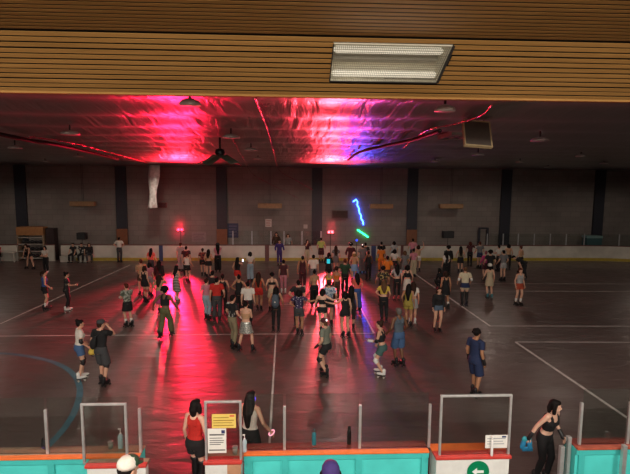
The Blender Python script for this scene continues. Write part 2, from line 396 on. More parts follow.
BR = near_boards('turquoise rink boards with reddish rail beside the person in black', 578, 760, 448, (583, 640, 700), REDL, mat('faded_red_rail', (.42, .085, .045), .45, noise=.25, scale=4), 'glass screen on the boards beside the person in black leggings', (579, 627, 700, 758), 402, 389, 610)

PAPER = mat('white_paper', (.72, .71, .66), .8, noise=.03); PAPER_Y = mat('yellow_paper', (.70, .52, .12), .8, noise=.05); INK = mat('grey_ink', (.12, .12, .12), .8, noise=0)
WHITEP = mat('white_board_face', (.72, .73, .70), .45, noise=.08, scale=6)
def gate(label, x0, x1, yl, ftop, fx0, fx1, facex, depth, back):
    xc = (x0+x1)/2; Y = on_z(xc, yl, ZT).y; X0 = on_y(x0, yl, Y).x; X1 = on_y(x1, yl, Y).x; W = X1-X0
    t = thing('gate_counter', label, 'gate', (X0, Y, 0))
    obj('panel', MB().box((.02, .04, 0), (W-.02, depth, ZT-.05)), WHITEP, t, bevel=.01)
    if facex: 
        a = on_y(facex, yl+6, Y).x-X0; obj('side_panel', MB().box((a, .03, 0), (W-.02, .039, ZT-.06)), mat('tan_board', (.5, .27, .16), .5), t)
    obj('ledge', MB().box((0, 0, ZT-.05), (W, depth*.5, ZT)), RED, t, bevel=.008)
    obj('back_ledge', MB().box((0, depth*.5+.001, ZT-.05), (W, depth+.02, ZT-.004)), back, t, bevel=.006)
    yf = Y+.07; a = on_y(fx0, yl-4, yf).x-X0; b_ = on_y(fx1, yl-4, yf).x-X0; zt = on_y((fx0+fx1)/2, ftop, yf).z; w = .018
    fr = obj('glass_frame', MB().box((a-w, .05, ZT), (a+w, .09, zt)).box((b_-w, .05, ZT), (b_+w, .09, zt)).box((a+w, .05, zt-2*w), (b_-w, .09, zt)), ALU, t, bevel=.004)
    obj('pane', MB().box((a+w, .066, ZT+.005), (b_-w, .074, zt-2*w)), GLN, fr)
    return Y, X0, X1, a+X0, b_+X0, zt
GLf = gate('white gate counter with red ledge, beside the capped spectator', 84, 146, 465.5, 403, 84.5, 127.5, None, .18, TAN)
GMd = gate('white and tan gate counter with two paper notices on its glass', 203, 242, 462, 400.5, 206.5, 241, 227, .34, TAN)
GRt = gate('white gate counter bearing a round green arrow sign', 436, 512, 456.8, 394.5, 439.5, 508, None, .40, ORANGE)

def notice(label, x0, x1, y0, y1, Yp, m, rows, ink=INK, band=None):
    a, b_ = on_y((x0+x1)/2, y0, Yp), on_y((x0+x1)/2, y1, Yp); X0, X1 = on_y(x0, y1, Yp).x, on_y(x1, y1, Yp).x
    t = thing('notice', label, 'notice', ((X0+X1)/2, Yp, b_.z)); w = (X1-X0)/2; h = a.z-b_.z
    obj('sheet', MB().box((-w, -.003, 0), (w, 0, h)), m, t)
    mb = MB()
    for (f0, f1, z, th) in rows: mb.box((-w+2*w*f0, -.0045, h*z), (-w+2*w*f1, -.003, h*(z+th)))
    obj('print', mb, ink, t)
    if band: 
        mb = MB(); mb.box((-w+2*w*.74, -.0045, h*.8), (-w+2*w*.93, -.003, h*.93)); obj('emblem', mb, band, t)
    return t
yg = GMd[0]+.062
notice('yellow printed notice taped inside the glass above the white one', 212, 236, 414, 428, yg, PAPER_Y, [(.06, .7, .72, .06), (.06, .92, .52, .07), (.06, .85, .36, .05), (.06, .9, .16, .06)], mat('ochre_ink', (.32, .2, .03), .8, noise=0), mat('red_ink', (.6, .12, .05), .8, noise=0))
notice('white printed notice taped low on the glass under the yellow one', 208, 226.5, 428.5, 453, yg-.004, PAPER, [(.1, .9, .72, .06), (.1, .8, .6, .03), (.1, .88, .5, .03), (.1, .85, .42, .03), (.1, .7, .34, .03), (.06, .94, .1, .05)], INK, mat('navy_ink', (.03, .04, .12), .8, noise=0))
notice('small white notice on the glass behind the green arrow counter', 485, 507, 435, 448, GRt[0]+.062, PAPER, [(.08, .9, .7, .07), (.08, .8, .5, .06), (.08, .85, .3, .06)], mat('pale_ink', (.3, .32, .35), .8, noise=0), mat('navy_ink', (.03, .04, .12)))
# round green arrow sign on the white face
Ysg = GRt[0]+.037; c = on_y(478, 471.5, Ysg); rr = (on_y(489, 471.5, Ysg).x-c.x)
t = thing('arrow_sign', 'round green sign with a white arrow pointing to the gate opening', 'sign', (c.x, Ysg, c.z))
def disc(r0_, y0, y1, n=40): return MB().rings([[(r0_*math.cos(2*PI*j/n), y, r0_*math.sin(2*PI*j/n)) for j in range(n)] for y in (y1, y0)])
obj('disc', disc(rr, -.006, 0), mat('sign_green', (.0, .21, .085), .4, noise=0), t)
k = rr
mb = MB(); A = [(-.55, 0), (-.12, .36), (-.12, .12), (.5, .12), (.5, -.12), (-.12, -.12), (-.12, -.36)]
mb.add([(x*k, -.010, z*k) for x, z in A]+[(x*k, -.006, z*k) for x, z in A], [tuple(range(7))]+[(i, i+7, (i+1) % 7+7, (i+1) % 7) for i in range(7)])
obj('arrow', mb, mat('sign_white', (.8, .82, .8), .5, noise=0), t)

# bottles
def bottle(name, label, cat_, x, yb, yt, Y, z, m, mcap, rad, pump=False):
    p = on_y(x, yb, Y); h = on_y(x, yt, Y).z-on_y(x, yb, Y).z
    t = thing(name, label, cat_, (p.x, Y, z))
    hb = h*(.74 if pump else .8)
    obj('bottle_body', MB().lathe([(rad*.92, 0), (rad, .01), (rad, hb*.82), (rad*.75, hb*.93), (rad*.45, hb)]), m, t, smooth=True)
    if pump:
        mb = MB().lathe([(rad*.4, hb), (rad*.42, hb+.015), (rad*.16, hb+.017), (rad*.16, h)]); mb.box((-rad*.9, -rad*.2, h-.012), (rad*.25, rad*.2, h+.004)); obj('pump', mb, mcap, t)
    else:
        obj('cap', MB().lathe([(rad*.5, hb), (rad*.62, hb+.005), (rad*.62, h*.97), (rad*.4, h)]), mcap, t, smooth=True)
    return t
M_TB = mat('teal_bottle', (.05, .33, .42), .3, noise=0); M_BK = mat('black_plastic', (.012, .012, .013), .4, noise=0); M_CL = mat('pale_blue_gel', (.45, .62, .68), .3, noise=0); M_WH = mat('white_plastic', (.75, .75, .73), .4, noise=0)
bottle('drinks_bottle', 'teal drinks bottle with dark cap standing on the board ledge', 'bottle', 314, 448, 432, BM[0]+.27, ZT-.004, M_TB, mat('grey_cap', (.1, .11, .12)), .036)
bottle('drinks_bottle', 'tall black drinks bottle standing on the board ledge', 'bottle', 349, 448, 430, BM[0]+.27, ZT-.004, M_BK, M_BK, .035)
bottle('sanitiser_bottle', 'pale sanitiser pump bottle beside the post next to the taped notices', 'bottle', 244.6, 451, 434, BM[0]+.085, ZT, M_CL, M_WH, .035, True)
bottle('sanitiser_bottle', 'pale blue sanitiser pump bottle behind the glass above the capped spectator', 'bottle', 121, 453, 434, BL[0]+.27, ZT-.004, M_CL, M_WH, .042, True)
bottle('spray_bottle', 'white bottle on the red ledge in front of the small notice', 'bottle', 491.5, 457, 437, GRt[0]+.022, ZT, M_WH, M_WH, .021)
def jar(label, x, yb, Y, z):
    p = on_y(x, yb, Y); t = thing('plastic_tub', label, 'tub', (p.x, Y, z))
    obj('tub_body', MB().lathe([(.035, 0), (.042, .09), (.036, .1)]), mat('cloudy_plastic', (.38, .38, .34), .4, noise=0), t, smooth=True); obj('lid', MB().lathe([(.045, .1), (.045, .118), (.03, .125)]), mat('grey_lid', (.3, .3, .28), .4), t)
jar('cloudy plastic tub next to the pale blue sanitiser bottle', 111, 454, BL[0]+.26, ZT-.004)
jar('cloudy plastic tub behind the glass with the two notices', 235, 452, GMd[0]+.24, ZT-.002)
p = on_y(45, 452, BL[0]+.24); t = thing('belt_bag', 'small black bag left on the ledge beside the metal post', 'bag', (p.x, BL[0]+.24, ZT-.004))
obj('pouch', MB().tube([(0, 0, .06), (0, .0, .12), (.0, 0, .15)], [.055, .055, .035], 10, flat=((0, 1, 0), .7)), mat('black_nylon', (.015, .014, .02), .6), t, smooth=True); obj('buckle', MB().box((-.02, -.05, .05), (.02, -.04, .08)), mat('violet_buckle', (.12, .08, .22), .4), t); obj('strap', MB().tube([(-.04, 0, .14), (-.03, 0, .2), (.02, .01, .22), (.03, 0, .15)], .01, 6), MATS['black_nylon'], t)
# swing gate glass beside the person in black (two posts and a pane)
Yq = on_z(561, 474, .9).y
def post_run(label, pts, ztop, zbot=0.):
    t = thing('gate_rail', label, 'gate')
    for (x, y) in pts: obj('post', MB().box((x-.035, y-.035, zbot), (x+.035, y+.035, ztop)), ALU, t, bevel=.006)
    for a, b_ in zip(pts, pts[1:]):
        a = Vector((*a, 0)); b_ = Vector((*b_, 0)); d = b_-a
        obj('pane', MB().obox((a+b_)/2+Vector((0, 0, (zbot+ztop)/2+.04)), d.normalized(), Vector((-d.y, d.x, 0)).normalized(), (0, 0, 1), (d.length/2-.04, .006, (ztop-zbot)/2-.08)), GLN, t)
q0 = on_z(562, 446, 1.32); q1 = on_z(572, 440, 1.32)
post_run('low metal posts with a glass leaf at the gap by the person in black', [(q0.x, q0.y), (q1.x+.02, q1.y+.12)], 1.32)
q2 = on_z(624.5, 445, 1.3); post_run('low metal post standing in front of the reddish rail boards', [(q2.x, min(q2.y, BR[0]-.06))], 1.3)

# ---- stage lights on stands by the far boards
def stand(t, h, m, r=.45, off=0):
    for k in range(3):
        a = off+k*2*PI/3; obj('leg', MB().tube([(0, 0, .55), (r*math.cos(a), r*math.sin(a), .02)], .018, 6), m, t)
    obj('pole', MB().tube([(0, 0, .3), (0, 0, h)], .022, 8), m, t)
STEEL = mat('dark_stand_steel', (.03, .03, .035), .4, .5)
def stage_light(label, x, y, Y, col, es, n):
    p = on_y(x, y, Y); t = thing('stage_light', label, 'stage light', (p.x, Y, 0)); z = p.z
    stand(t, z-.16, STEEL)
    obj('bracket', MB().box((-.30, -.02, z-.17), (.30, .02, z-.13)), STEEL, t)
    for i in range(n):
        dx = (i-(n-1)/2)*.24
        def cyl(y0, y1, r_, nn=16): return MB().rings([[(dx+r_*math.cos(2*PI*j/nn), yy, z+r_*math.sin(2*PI*j/nn)) for j in range(nn)] for yy in (y1, y0)])
        h = obj('lamp_housing', cyl(-.12, .12, .105), STEEL, t); obj('lens', cyl(-.135, -.121, .085), glow('lens_%s' % label[:12], col, es), h)
    return Vector((p.x, Y-.16, z))
YLs = YB-.55
LA = stage_light('glowing red stage light on a stand before the far boards, alone', 180.5, 229.5, YLs, (1, .02, .05), 15, 2)
LB = stage_light('glowing pinkish red stage light near the blue laser line', 330.5, 232, YLs, (1, .045, .06), 15, 2)
def spot(name, loc, tgt, e, col, ang, bl=.5, rad=.12):
    o = light(name, 'SPOT', loc, e, col, spot_size=R(ang), spot_blend=bl, shadow_soft_size=rad); aim(o, tgt); return o
# laser lines thrown on the far wall
def laser(label, pts, rad, m):
    P = [on_y(x, y, YW-.12) for x, y in pts]
    t = obj('laser_line', MB().tube(P, rad, 8), m); tag(t, label, 'laser light')
BLU = glow('laser_blue', (.03, .10, 1.), 16); GRN = glow('laser_green', (.02, 1., .25), 7)
laser('bright blue zigzag laser line on the far wall', ((353.3, 201.5), (356.2, 199.5), (357.6, 202), (357.2, 205), (358.8, 208), (359.4, 213), (361.0, 215), (361.2, 219), (362.8, 221), (363.3, 224.5)), .055, BLU)
laser('short green laser dash low on the far wall', ((357.8, 230), (363, 233.5), (368, 237)), .055, GRN)

# ---- ceiling lamps: domed reflector with a lamp; most burn very low
DOME = mat('dull_dome', (.5, .48, .46), .5, .2); BULB = mat('dim_bulb', (.8, .76, .66), .3, noise=0, emit=(1, .85, .65), estr=.15)
def dome_lamp(label, x, y, z=6.72, r_=.22, bright=False):
    p = on_z(x, y, z); t = thing('ceiling_lamp', label, 'ceiling lamp', (p.x, p.y, z), group='domed lamps under the foil ceiling')
    obj('stem', MB().tube([(0, 0, .06), (0, 0, 7.-z)], .02, 6), STEEL, t)
    obj('dome', MB().lathe([(r_, -.05), (r_*.98, -.02), (r_*.75, .02), (r_*.35, .045), (.03, .055), (.03, .04), (r_*.6, .01), (r_*.9, -.035)], n=18), DOME, t, smooth=True)
    obj('bulb', MB().ball((0, 0, -.005), (.11, .11, .045), 10, 6), mat('lit_bulb', (.9, .85, .8), .3, noise=0, emit=(1, .9, .8), estr=1.8) if bright else BULB, t, smooth=True)
for x, y, l, br in ((190, 102, 'domed lamp hanging in the red glow close to the timber soffit', 0), (445, 108, 'broad domed lamp close to the soffit beyond the trough light', 0), (540, 139, 'domed ceiling lamp hanging alone over the dark end of the rink', 1),
        (70, 132.5, 'domed ceiling lamp hanging alone over the dark rack end', 1), (15, 147, 'small domed ceiling lamp at the far corner above the rack', 0), (78, 156, 'small domed ceiling lamp above the seated group', 1), (45, 161, 'smallest domed ceiling lamp above the shelving rack', 0),
        (231, 136, 'domed lamp just beyond the red glow, nearer than the ceiling fan', 0), (251, 149, 'domed lamp behind the ceiling fan in pink glow', 0), (258, 158, 'tiny domed lamp against the far wall top near the fan', 0),
        (435, 161, 'domed lamp by the far wall above the hanging heater', 0), (478, 154, 'domed lamp beyond the square framed ceiling panel', 0), (520, 161.5, 'domed lamp by the far wall behind the lone dark end lamp', 1), (548, 167, 'tiny domed lamp touching the far wall line', 0), (581, 155.5, 'domed lamp over the glass panes at the dark end', 1), (604, 163, 'tiny domed lamp just before the end pilaster', 0)):
    dome_lamp(l, x, y, 6.72 if y < 155 else 6.8, .16 if y < 110 else .22, br)
# ceiling fan
p = on_z(220, 152, 6.5); t = thing('ceiling_fan', 'dark ceiling fan with drooping blades between the glowing ceiling patches', 'ceiling fan', (p.x, p.y, 6.45))
FANM = mat('dark_green_blade', (.06, .085, .06), .45)
obj('rod', MB().tube([(0, 0, .1), (0, 0, .55)], .03, 8), STEEL, t); obj('motor', MB().lathe([(.03, .16), (.13, .12), (.15, .02), (.1, -.06), (.04, -.1)]), STEEL, t, smooth=True)
for k in range(4):
    a = R(45+90*k); d = Vector((math.cos(a), math.sin(a), -.42)).normalized(); q = Vector((-math.sin(a), math.cos(a), .15)).normalized()
    obj('blade', MB().obox(d*.46, d, q, d.cross(q), (.32, .17, .008)), FANM, t, bevel=.03)
# hanging sheet of torn foil
SILV = mat('hanging_foil', (.86, .83, .76), .35, .1, noise=.25, scale=5, bump=.6)
pb = on_y(153, 208, YW-3.); mb = MB(); rows = []
for i in range(13):
    f = i/12; x, y = 154.5-2.0*f, 165+43*f; p = on_y(x, y, YW-3.); w = .36+.07*math.sin(f*7)-.05*f
    rows.append([(p.x-w, p.y+.05*math.sin(f*9), p.z), (p.x-w*.3, p.y-.16-.05*math.sin(5*f), p.z), (p.x+w*.35, p.y+.10*math.cos(6*f), p.z), (p.x+w, p.y-.08, p.z+.03), (p.x+w, p.y-.06, p.z+.03), (p.x+w*.35, p.y+.12, p.z), (p.x-w*.3, p.y-.13, p.z), (p.x-w, p.y+.08, p.z)])
tag(obj('hanging_foil', mb.rings(rows), SILV, smooth=True), 'crumpled silver foil sheet hanging down from the torn ceiling', 'foil sheet')
# streamers (slack tinsel strands, red light glints put into their colour)
TINS = mat('red_glint_tinsel', (.75, .12, .2), .25, .6, noise=.5, scale=9); DARKW = mat('dark_cable', (.01, .01, .01), .6)
def strand(label, pts, rad, m, cat_='streamer', name='hanging_streamer'):
    P = [on_z(x, y, z) if z < 20 else on_y(x, y, z-100) for x, y, z in pts]
    Q = cat(P, 14); mb = MB(); rr = random.Random(len(label)); i = 0
    while i < len(Q)-2:
        k = len(Q)-1 if name != 'hanging_streamer' else min(len(Q)-1, i+rr.randint(2, 6)); seg = Q[i:k+1]
        mb.tube(seg, [rad*rr.uniform(.35, 1.3) if name == 'hanging_streamer' else rad for _ in seg], 6)
        if name == 'hanging_streamer': mb.tube(seg, rad*.2, 4)
        i = k
    tag(obj(name, mb, m, smooth=True), label, cat_)
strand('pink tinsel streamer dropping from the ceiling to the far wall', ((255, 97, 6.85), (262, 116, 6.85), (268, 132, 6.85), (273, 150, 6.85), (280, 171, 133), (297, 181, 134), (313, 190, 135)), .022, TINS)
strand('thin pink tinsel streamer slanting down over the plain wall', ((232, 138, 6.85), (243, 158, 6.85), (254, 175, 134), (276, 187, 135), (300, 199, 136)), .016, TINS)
strand('slack cable with pink sheen running along the ceiling over the rack', ((-6, 133, 6.8), (28, 140, 6.75), (68, 147, 6.75), (118, 159, 6.8)), .06, DARKW, 'cable', 'hanging_cable')
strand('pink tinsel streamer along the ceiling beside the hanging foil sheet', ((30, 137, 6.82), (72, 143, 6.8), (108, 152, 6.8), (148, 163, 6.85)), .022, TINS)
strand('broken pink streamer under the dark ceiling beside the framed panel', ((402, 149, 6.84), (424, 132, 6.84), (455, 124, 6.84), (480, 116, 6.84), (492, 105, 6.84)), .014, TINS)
strand('dark torn seam cable hanging below the pink ceiling glow', ((348, 160, 6.8), (360, 152, 6.78), (384, 146, 6.8), (412, 140, 6.78), (440, 131, 6.8)), .05, DARKW, 'cable', 'hanging_cable')
# square framed panel and square vent on the ceiling
p = on_z(477, 134, 6.62); t = thing('ceiling_panel', 'square dark panel with a thin tan frame tilted down from the ceiling', 'ceiling panel', (p.x, p.y, p.z)); t.rotation_euler = (R(-28), R(4), 0); w = .27; d = .29
obj('board', MB().box((-w, -.03, -d), (w, .03, d)), mat('brown_board', (.06, .045, .035), .7), t)
obj('frame', MB().box((-w-.03, -.04, -d-.03), (w+.03, .04, -d)).box((-w-.03, -.04, d), (w+.03, .04, d+.03)).box((-w-.03, -.04, -d), (-w, .04, d)).box((w, -.04, -d), (w+.03, .04, d)), mat('tan_frame', (.32, .24, .13), .5), t)
for s in (-.2, .2): obj('hanger', MB().tube([(s, 0, d+.03), (s, .12, d+.25)], .01, 5), STEEL, t)
p = on_z(455, 137, 6.85); t = thing('ceiling_vent', 'small grey square vent beside the framed ceiling panel', 'ceiling vent', (p.x, p.y, 6.85)); w = .27
obj('backing', MB().box((-w, -.55, .02), (w, .55, .1)), mat('vent_dark', (.05, .05, .05), .7), t)
mb = MB(); mb.box((-w-.03, -.6, -.02), (w+.03, -.55, .1)).box((-w-.03, .55, -.02), (w+.03, .6, .1)).box((-w-.03, -.55, -.02), (-w, .55, .1)).box((w, -.55, -.02), (w+.03, .55, .1)); mb.box((-.02, -.55, 0), (.02, .55, .03)); mb.box((-w, -.03, 0), (w, .03, .03))
obj('frame', mb, mat('vent_grey', (.2, .19, .18), .5), t)
# hanging radiant heaters on wires
HEAT = mat('wooden_baffle', (.30, .17, .08), .6); 
for x, y, l in ((83, 203.5, 'hanging wooden heater box above the seated group'), (270, 205.5, 'hanging wooden heater box between the streamers'), (381, 206, 'hanging wooden heater box beside the blue laser line'), (451, 206, 'hanging wooden heater box above the loudspeaker')):
    p = on_y(x, y, YW-1.1); t = thing('radiant_heater', l, 'heater', p, group='heaters hung before the far wall')
    obj('heater_body', MB().box((-.9, -.2, -.18), (.9, .2, .16)), HEAT, t, bevel=.02); obj('reflector', MB().box((-.8, -.15, -.22), (.8, .15, -.18)), mat('heater_metal', (.2, .15, .1), .4, .6), t)
    for s in (-.05, .05): obj('hanger', MB().tube([(s, 0, .16), (s, 0, 7.-p.z)], .012, 5), STEEL, t)
# wall items
p = on_y(339.5, 214, YW); t = thing('wall_speaker', 'brown wall loudspeaker beneath the pink ceiling glow', 'speaker', (p.x, YW, p.z)); obj('cabinet', MB().box((-.62, -.4, -.3), (.62, 0, .3)), mat('brown_cabinet', (.09, .06, .05), .6), t, bevel=.02); obj('grille', MB().box((-.55, -.42, -.24), (.55, -.401, .24)), mat('grille_cloth', (.05, .035, .03), .9), t)
p = on_y(163, 205, YW); t = thing('wall_box', 'small dark red box on the wall beside the hanging foil', 'box', (p.x, YW, p.z)); obj('case', MB().box((-.33, -.2, -.2), (.33, 0, .2)), mat('dark_red_case', (.12, .03, .03), .5), t, bevel=.02); obj('cover', MB().box((-.25, -.23, -.13), (.25, -.2, .13)), mat('dark_red_cover', (.09, .025, .025)), t)
def poster(label, x, y, w, h, m, mprint):
    p = on_y(x, y, YW); t = thing('wall_sign', label, 'sign', (p.x, YW, p.z)); obj('board', MB().box((-w, -.04, -h), (w, 0, h)), m, t)
    mb = MB()
    for k in range(4): mb.box((-w*.75, -.045, h*(.55-.4*k)), (w*(.7-.2*(k % 2)), -.04, h*(.68-.4*k)))
    obj('print', mb, mprint, t)
poster('dark blue poster on the wall beside a navy pilaster', 233, 230.5, .42, .56, mat('poster_navy', (.03, .035, .09), .5), mat('poster_print', (.09, .09, .16), .5))
poster('white wall sign with a reddish mark above the glass', 268.5, 223, .24, .3, mat('sign_card', (.5, .46, .42), .6), mat('sign_red', (.35, .1, .07), .6))
poster('tiny white wall sign above the person in a dark top', 305.5, 226.5, .15, .15, MATS['sign_card'], mat('sign_grey', (.25, .22, .2), .6))
poster('pale framed notice on the wall beside the lone red stage light', 199, 237, .55, .36, mat('pale_frame', (.24, .2, .2), .6), mat('frame_print', (.14, .11, .11), .6))
# loudspeakers
SPK = mat('black_speaker', (.012, .012, .013), .5)
def loudspeaker(label, slabel, x, y, Y, w, h):
    p = on_y(x, y, Y); t = thing('loudspeaker', label, 'speaker', (p.x, Y, p.z-h)); obj('cabinet', MB().box((-w, -.2, 0), (w, .2, 2*h)), SPK, t, bevel=.02); obj('grille', MB().box((-w*.88, -.215, .05), (w*.88, -.201, 2*h-.05)), mat('speaker_mesh', (.02, .02, .022), .7), t)
    s = thing('speaker_stand', slabel, 'stand', (p.x, Y, 0)); stand(s, p.z-h-.02, STEEL)
loudspeaker('black loudspeaker on a stand against the grey wall', 'tripod stand under the black loudspeaker by the crowd', 448, 234.5, YB+.9, .42, .26)
loudspeaker('black loudspeaker behind the seated group on the white bench', 'tripod stand hidden behind the seated group', 82, 236, YB+.8, .32, .25)
# doorway structure and teal bin behind the glass
p = on_y(483, 240, YW-.4); t = thing('door_frame', 'dark freestanding frame behind the glass panes', 'frame', (p.x, YW-.4, 0)); hz = on_y(483, 229, YW-.4).z
for s in (-1, 1): obj('upright', MB().box((s*.33-.07, -.07, 0), (s*.33+.07, .07, hz)), NAVY, t)
obj('lintel', MB().box((-.40, -.07, hz), (.40, .07, hz+.12)), NAVY, t)
p = on_y(592, 240, YW-.7); t = thing('storage_bin', 'pale teal covered bin behind the glass at the dark end', 'bin', (p.x, YW-.7, 0)); zt = on_y(592, 235.5, YW-.7).z
obj('bin_body', MB().box((-.6, -.35, 0), (.6, .35, zt-.18)), mat('bin_teal', (.06, .13, .14), .5), t, bevel=.03); obj('lid', MB().box((-.64, -.38, zt-.18), (.64, .38, zt)), mat('bin_lid', (.25, .38, .38), .4), t, bevel=.03)

# ---- shelving rack, cabinet and bench at the open end of the far boards
ORW = mat('orange_plywood', (.33, .15, .055), .6); 
Yr = YB+.25
x0, x1 = on_y(17, 240, Yr).x, on_y(44, 240, Yr).x; w = (x1-x0)/2; zt = on_y(30, 227, Yr).z
t = thing('shelving_rack', 'wooden rack with dark kit on three shelves and an orange plywood head', 'rack', ((x0+x1)/2, Yr, 0))
obj('head_board', MB().box((-w, -.05, zt-.6), (w, .6, zt)), ORW, t, bevel=.01)
for s in (-1, 1): obj('upright', MB().box((s*w-(.09 if s > 0 else 0), -.03, 0), (s*w+(.0 if s > 0 else .09), .6, zt-.6)), mat('pale_timber', (.28, .2, .13), .6), t)
for k in range(4): obj('shelf', MB().box((-w+.09, -.02, .12+.5*k), (w-.09, .6, .2+.5*k)), mat('grey_shelf', (.3, .27, .24), .6), t)
rr_ = random.Random(3)
for k in range(3):
    for i in range(5):
        xx = -w+.36+i*(2*w-.72)/4; ww = .07+rr_.random()*.02; 
        tag(obj('kit_bag', MB().tube([(xx-ww*.6+(x0+x1)/2, Yr+.2, .34+.5*k), (xx+ww*.6+(x0+x1)/2, Yr+.2, .34+.5*k+.0)], [.115, .118], 8), mat('black_kit', (.02, .018, .02), .7), smooth=True), 'black kit bag lying on a shelf of the wooden rack', 'bag', 'kit bags on the wooden rack')
x0, x1 = on_y(44.5, 240, Yr).x, on_y(54.5, 240, Yr).x; zt = on_y(50, 228, YB+.6).z
t = thing('cabinet', 'tall dark cabinet standing against the wooden rack', 'cabinet', ((x0+x1)/2, YB+.6, 0)); w = (x1-x0)/2-.05
obj('cabinet_body', MB().box((-w, -.28, 0), (w, .3, zt)), mat('dark_cabinet', (.025, .016, .016), .5), t, bevel=.01)
for s in (-1, 1): 
    d = obj('door', MB().box((min(0, s*w)+.02, -.30, .08), (max(0, s*w)-.02, -.281, zt-.05)), mat('dark_door', (.035, .02, .02), .5), t); obj('handle', MB().box((s*.06-.012, -.33, zt*.5-.1), (s*.06+.012, -.3, zt*.5+.1)), STEEL, d)
Yb2 = YB-.30; x0, x1 = on_y(61.5, 256, Yb2).x, on_y(89, 256, Yb2).x; zb = .42
t = thing('bench', 'white box bench with three people sitting on it', 'bench', ((x0+x1)/2, Yb2, 0)); w = (x1-x0)/2
obj('seat', MB().box((-w, -.26, zb-.06), (w, .24, zb)), WHITE_B, t, bevel=.01); 
for a, b_ in ((-w, -w*.05), (w*.3, w)): obj('side_panel', MB().box((a, -.23, 0), (b_, .22, zb-.06)), WHITE_B, t)
x2 = on_y(6, 250, YB-.4).x; t = thing('folding_table', 'white topped low table by the red seated person', 'table', (x2, YB-.35, 0)); obj('tabletop', MB().box((-.7, -.25, .68), (.7, .25, .72)), WHITE_B, t)
for s in (-1, 1):
    for q in (-1, 1): obj('leg', MB().box((s*.62-.03, q*.2-.03, 0), (s*.62+.03, q*.2+.03, .68)), WHITE_B, t)
# stepped stand beneath the viewer (spectators stand on it)
CONC = mat('stand_concrete', (.25, .23, .21), .8)
struct(obj('floor_stand', MB().box((-13, 3.3, 0), (14, 5.7, 1.0)).box((-13, .5, 0), (14, 3.3, 2.0)).box((-13, -6, 0), (14, .5, 3.9)), CONC))
# ================================================================== PEOPLE
SKIN = {'light': '#c99a80', 'pale': '#d8ad95', 'tan': '#a87858', 'brown': '#6f4a34', 'dark': '#3f2a20'}
CLR = {'black': '#141315', 'offblack': '#231f20', 'white': '#cfc8bd', 'cream': '#cbbfa2', 'grey': '#6b6a6a', 'dgrey': '#3a3b3d', 'lgrey': '#9b9a98', 'red': '#b3241c', 'maroon': '#451a20', 'orange': '#cf7020', 'coral': '#cf5f50',
       'pink': '#c07a86', 'hotpink': '#c04a80', 'lime': '#a5b560', 'green': '#1f3d28', 'olive': '#5c5a3a', 'yellow': '#c9ae48', 'mustard': '#96853a', 'tan': '#b08a68', 'beige': '#b5a488', 'khaki': '#7d7258', 'navy': '#1d2a4c', 'blue': '#2f4d88', 'jeans': '#3d5a80',
       'ljeans': '#8fa4b0', 'lblue': '#7f9fc4', 'purple': '#3b2a68', 'teal': '#3e5a58', 'sage': '#6e7366', 'brown': '#4a3022', 'denim': '#4a5a6c', 'rust': '#a04028', 'slate': '#4a5560'}
HAIRC = {'dark': '#120d0c', 'brown': '#2e1c14', 'lbrown': '#5a3f2a', 'blond': '#8d7248', 'greyh': '#5f5b57', 'redh': '#4f2318', 'pinkh': '#8a4a52'}
PATS = {'stripe': ('#1c1a1c', '#c9c4b8', 'stripe', 4.2, .5), 'floral': ('#141216', '#a8905a', 'noise', 14, .58), 'dots': ('#d5cfd6', '#32284a', 'dots', 17, .25), 'camo': ('#4f5648', '#9a9c90', 'noise', 12, .5), 'lfloral': ('#5f7f9c', '#b9c6cf', 'noise', 14, .5), 'dark_print': ('#1a1a1c', '#5b5850', 'noise', 10, .62), 'multi': ('#8f3a30', '#2a1c20', 'noise', 9, .5), 'vest': ('#141416', '#c4beb4', 'noise', 5, .6)}
def cloth(c):
    if c == 'sequin': return pat('silver_sequins', '#8a8d86', '#dfe3da', 'noise', 40, .5, .6, .3)
    if c in PATS: a = PATS[c]; return pat('fabric_'+c, *a)
    return mat('fabric_'+c, CLR[c], .85, noise=.1, scale=30)
def skinm(s): return mat('skin_'+s, SKIN[s], .55, noise=.04, scale=20)
def hairm(h): return mat('hair_'+h, HAIRC[h], .75, noise=.25, scale=40, spec=.2)
EYE = mat('eye_dark', '#1a1210', .2, noise=0); LIP = mat('lip', '#8a4038', .5, noise=0)
BOOT = {k: mat('boot_'+k, c, .5, noise=.05) for k, c in (('black', '#121114'), ('white', '#d8d6d0'), ('pink', '#a84a48'), ('teal', '#2f6f78'), ('tan', '#8a6a48'))}
WHEEL = mat('wheel_urethane', '#a09a90', .4, noise=0); WHEELD = mat('wheel_dark', '#2a2826', .4, noise=0)
_tmp = bpy.data.objects.new('tmp', bpy.data.meshes.new('tmp')); COL.objects.link(_tmp)
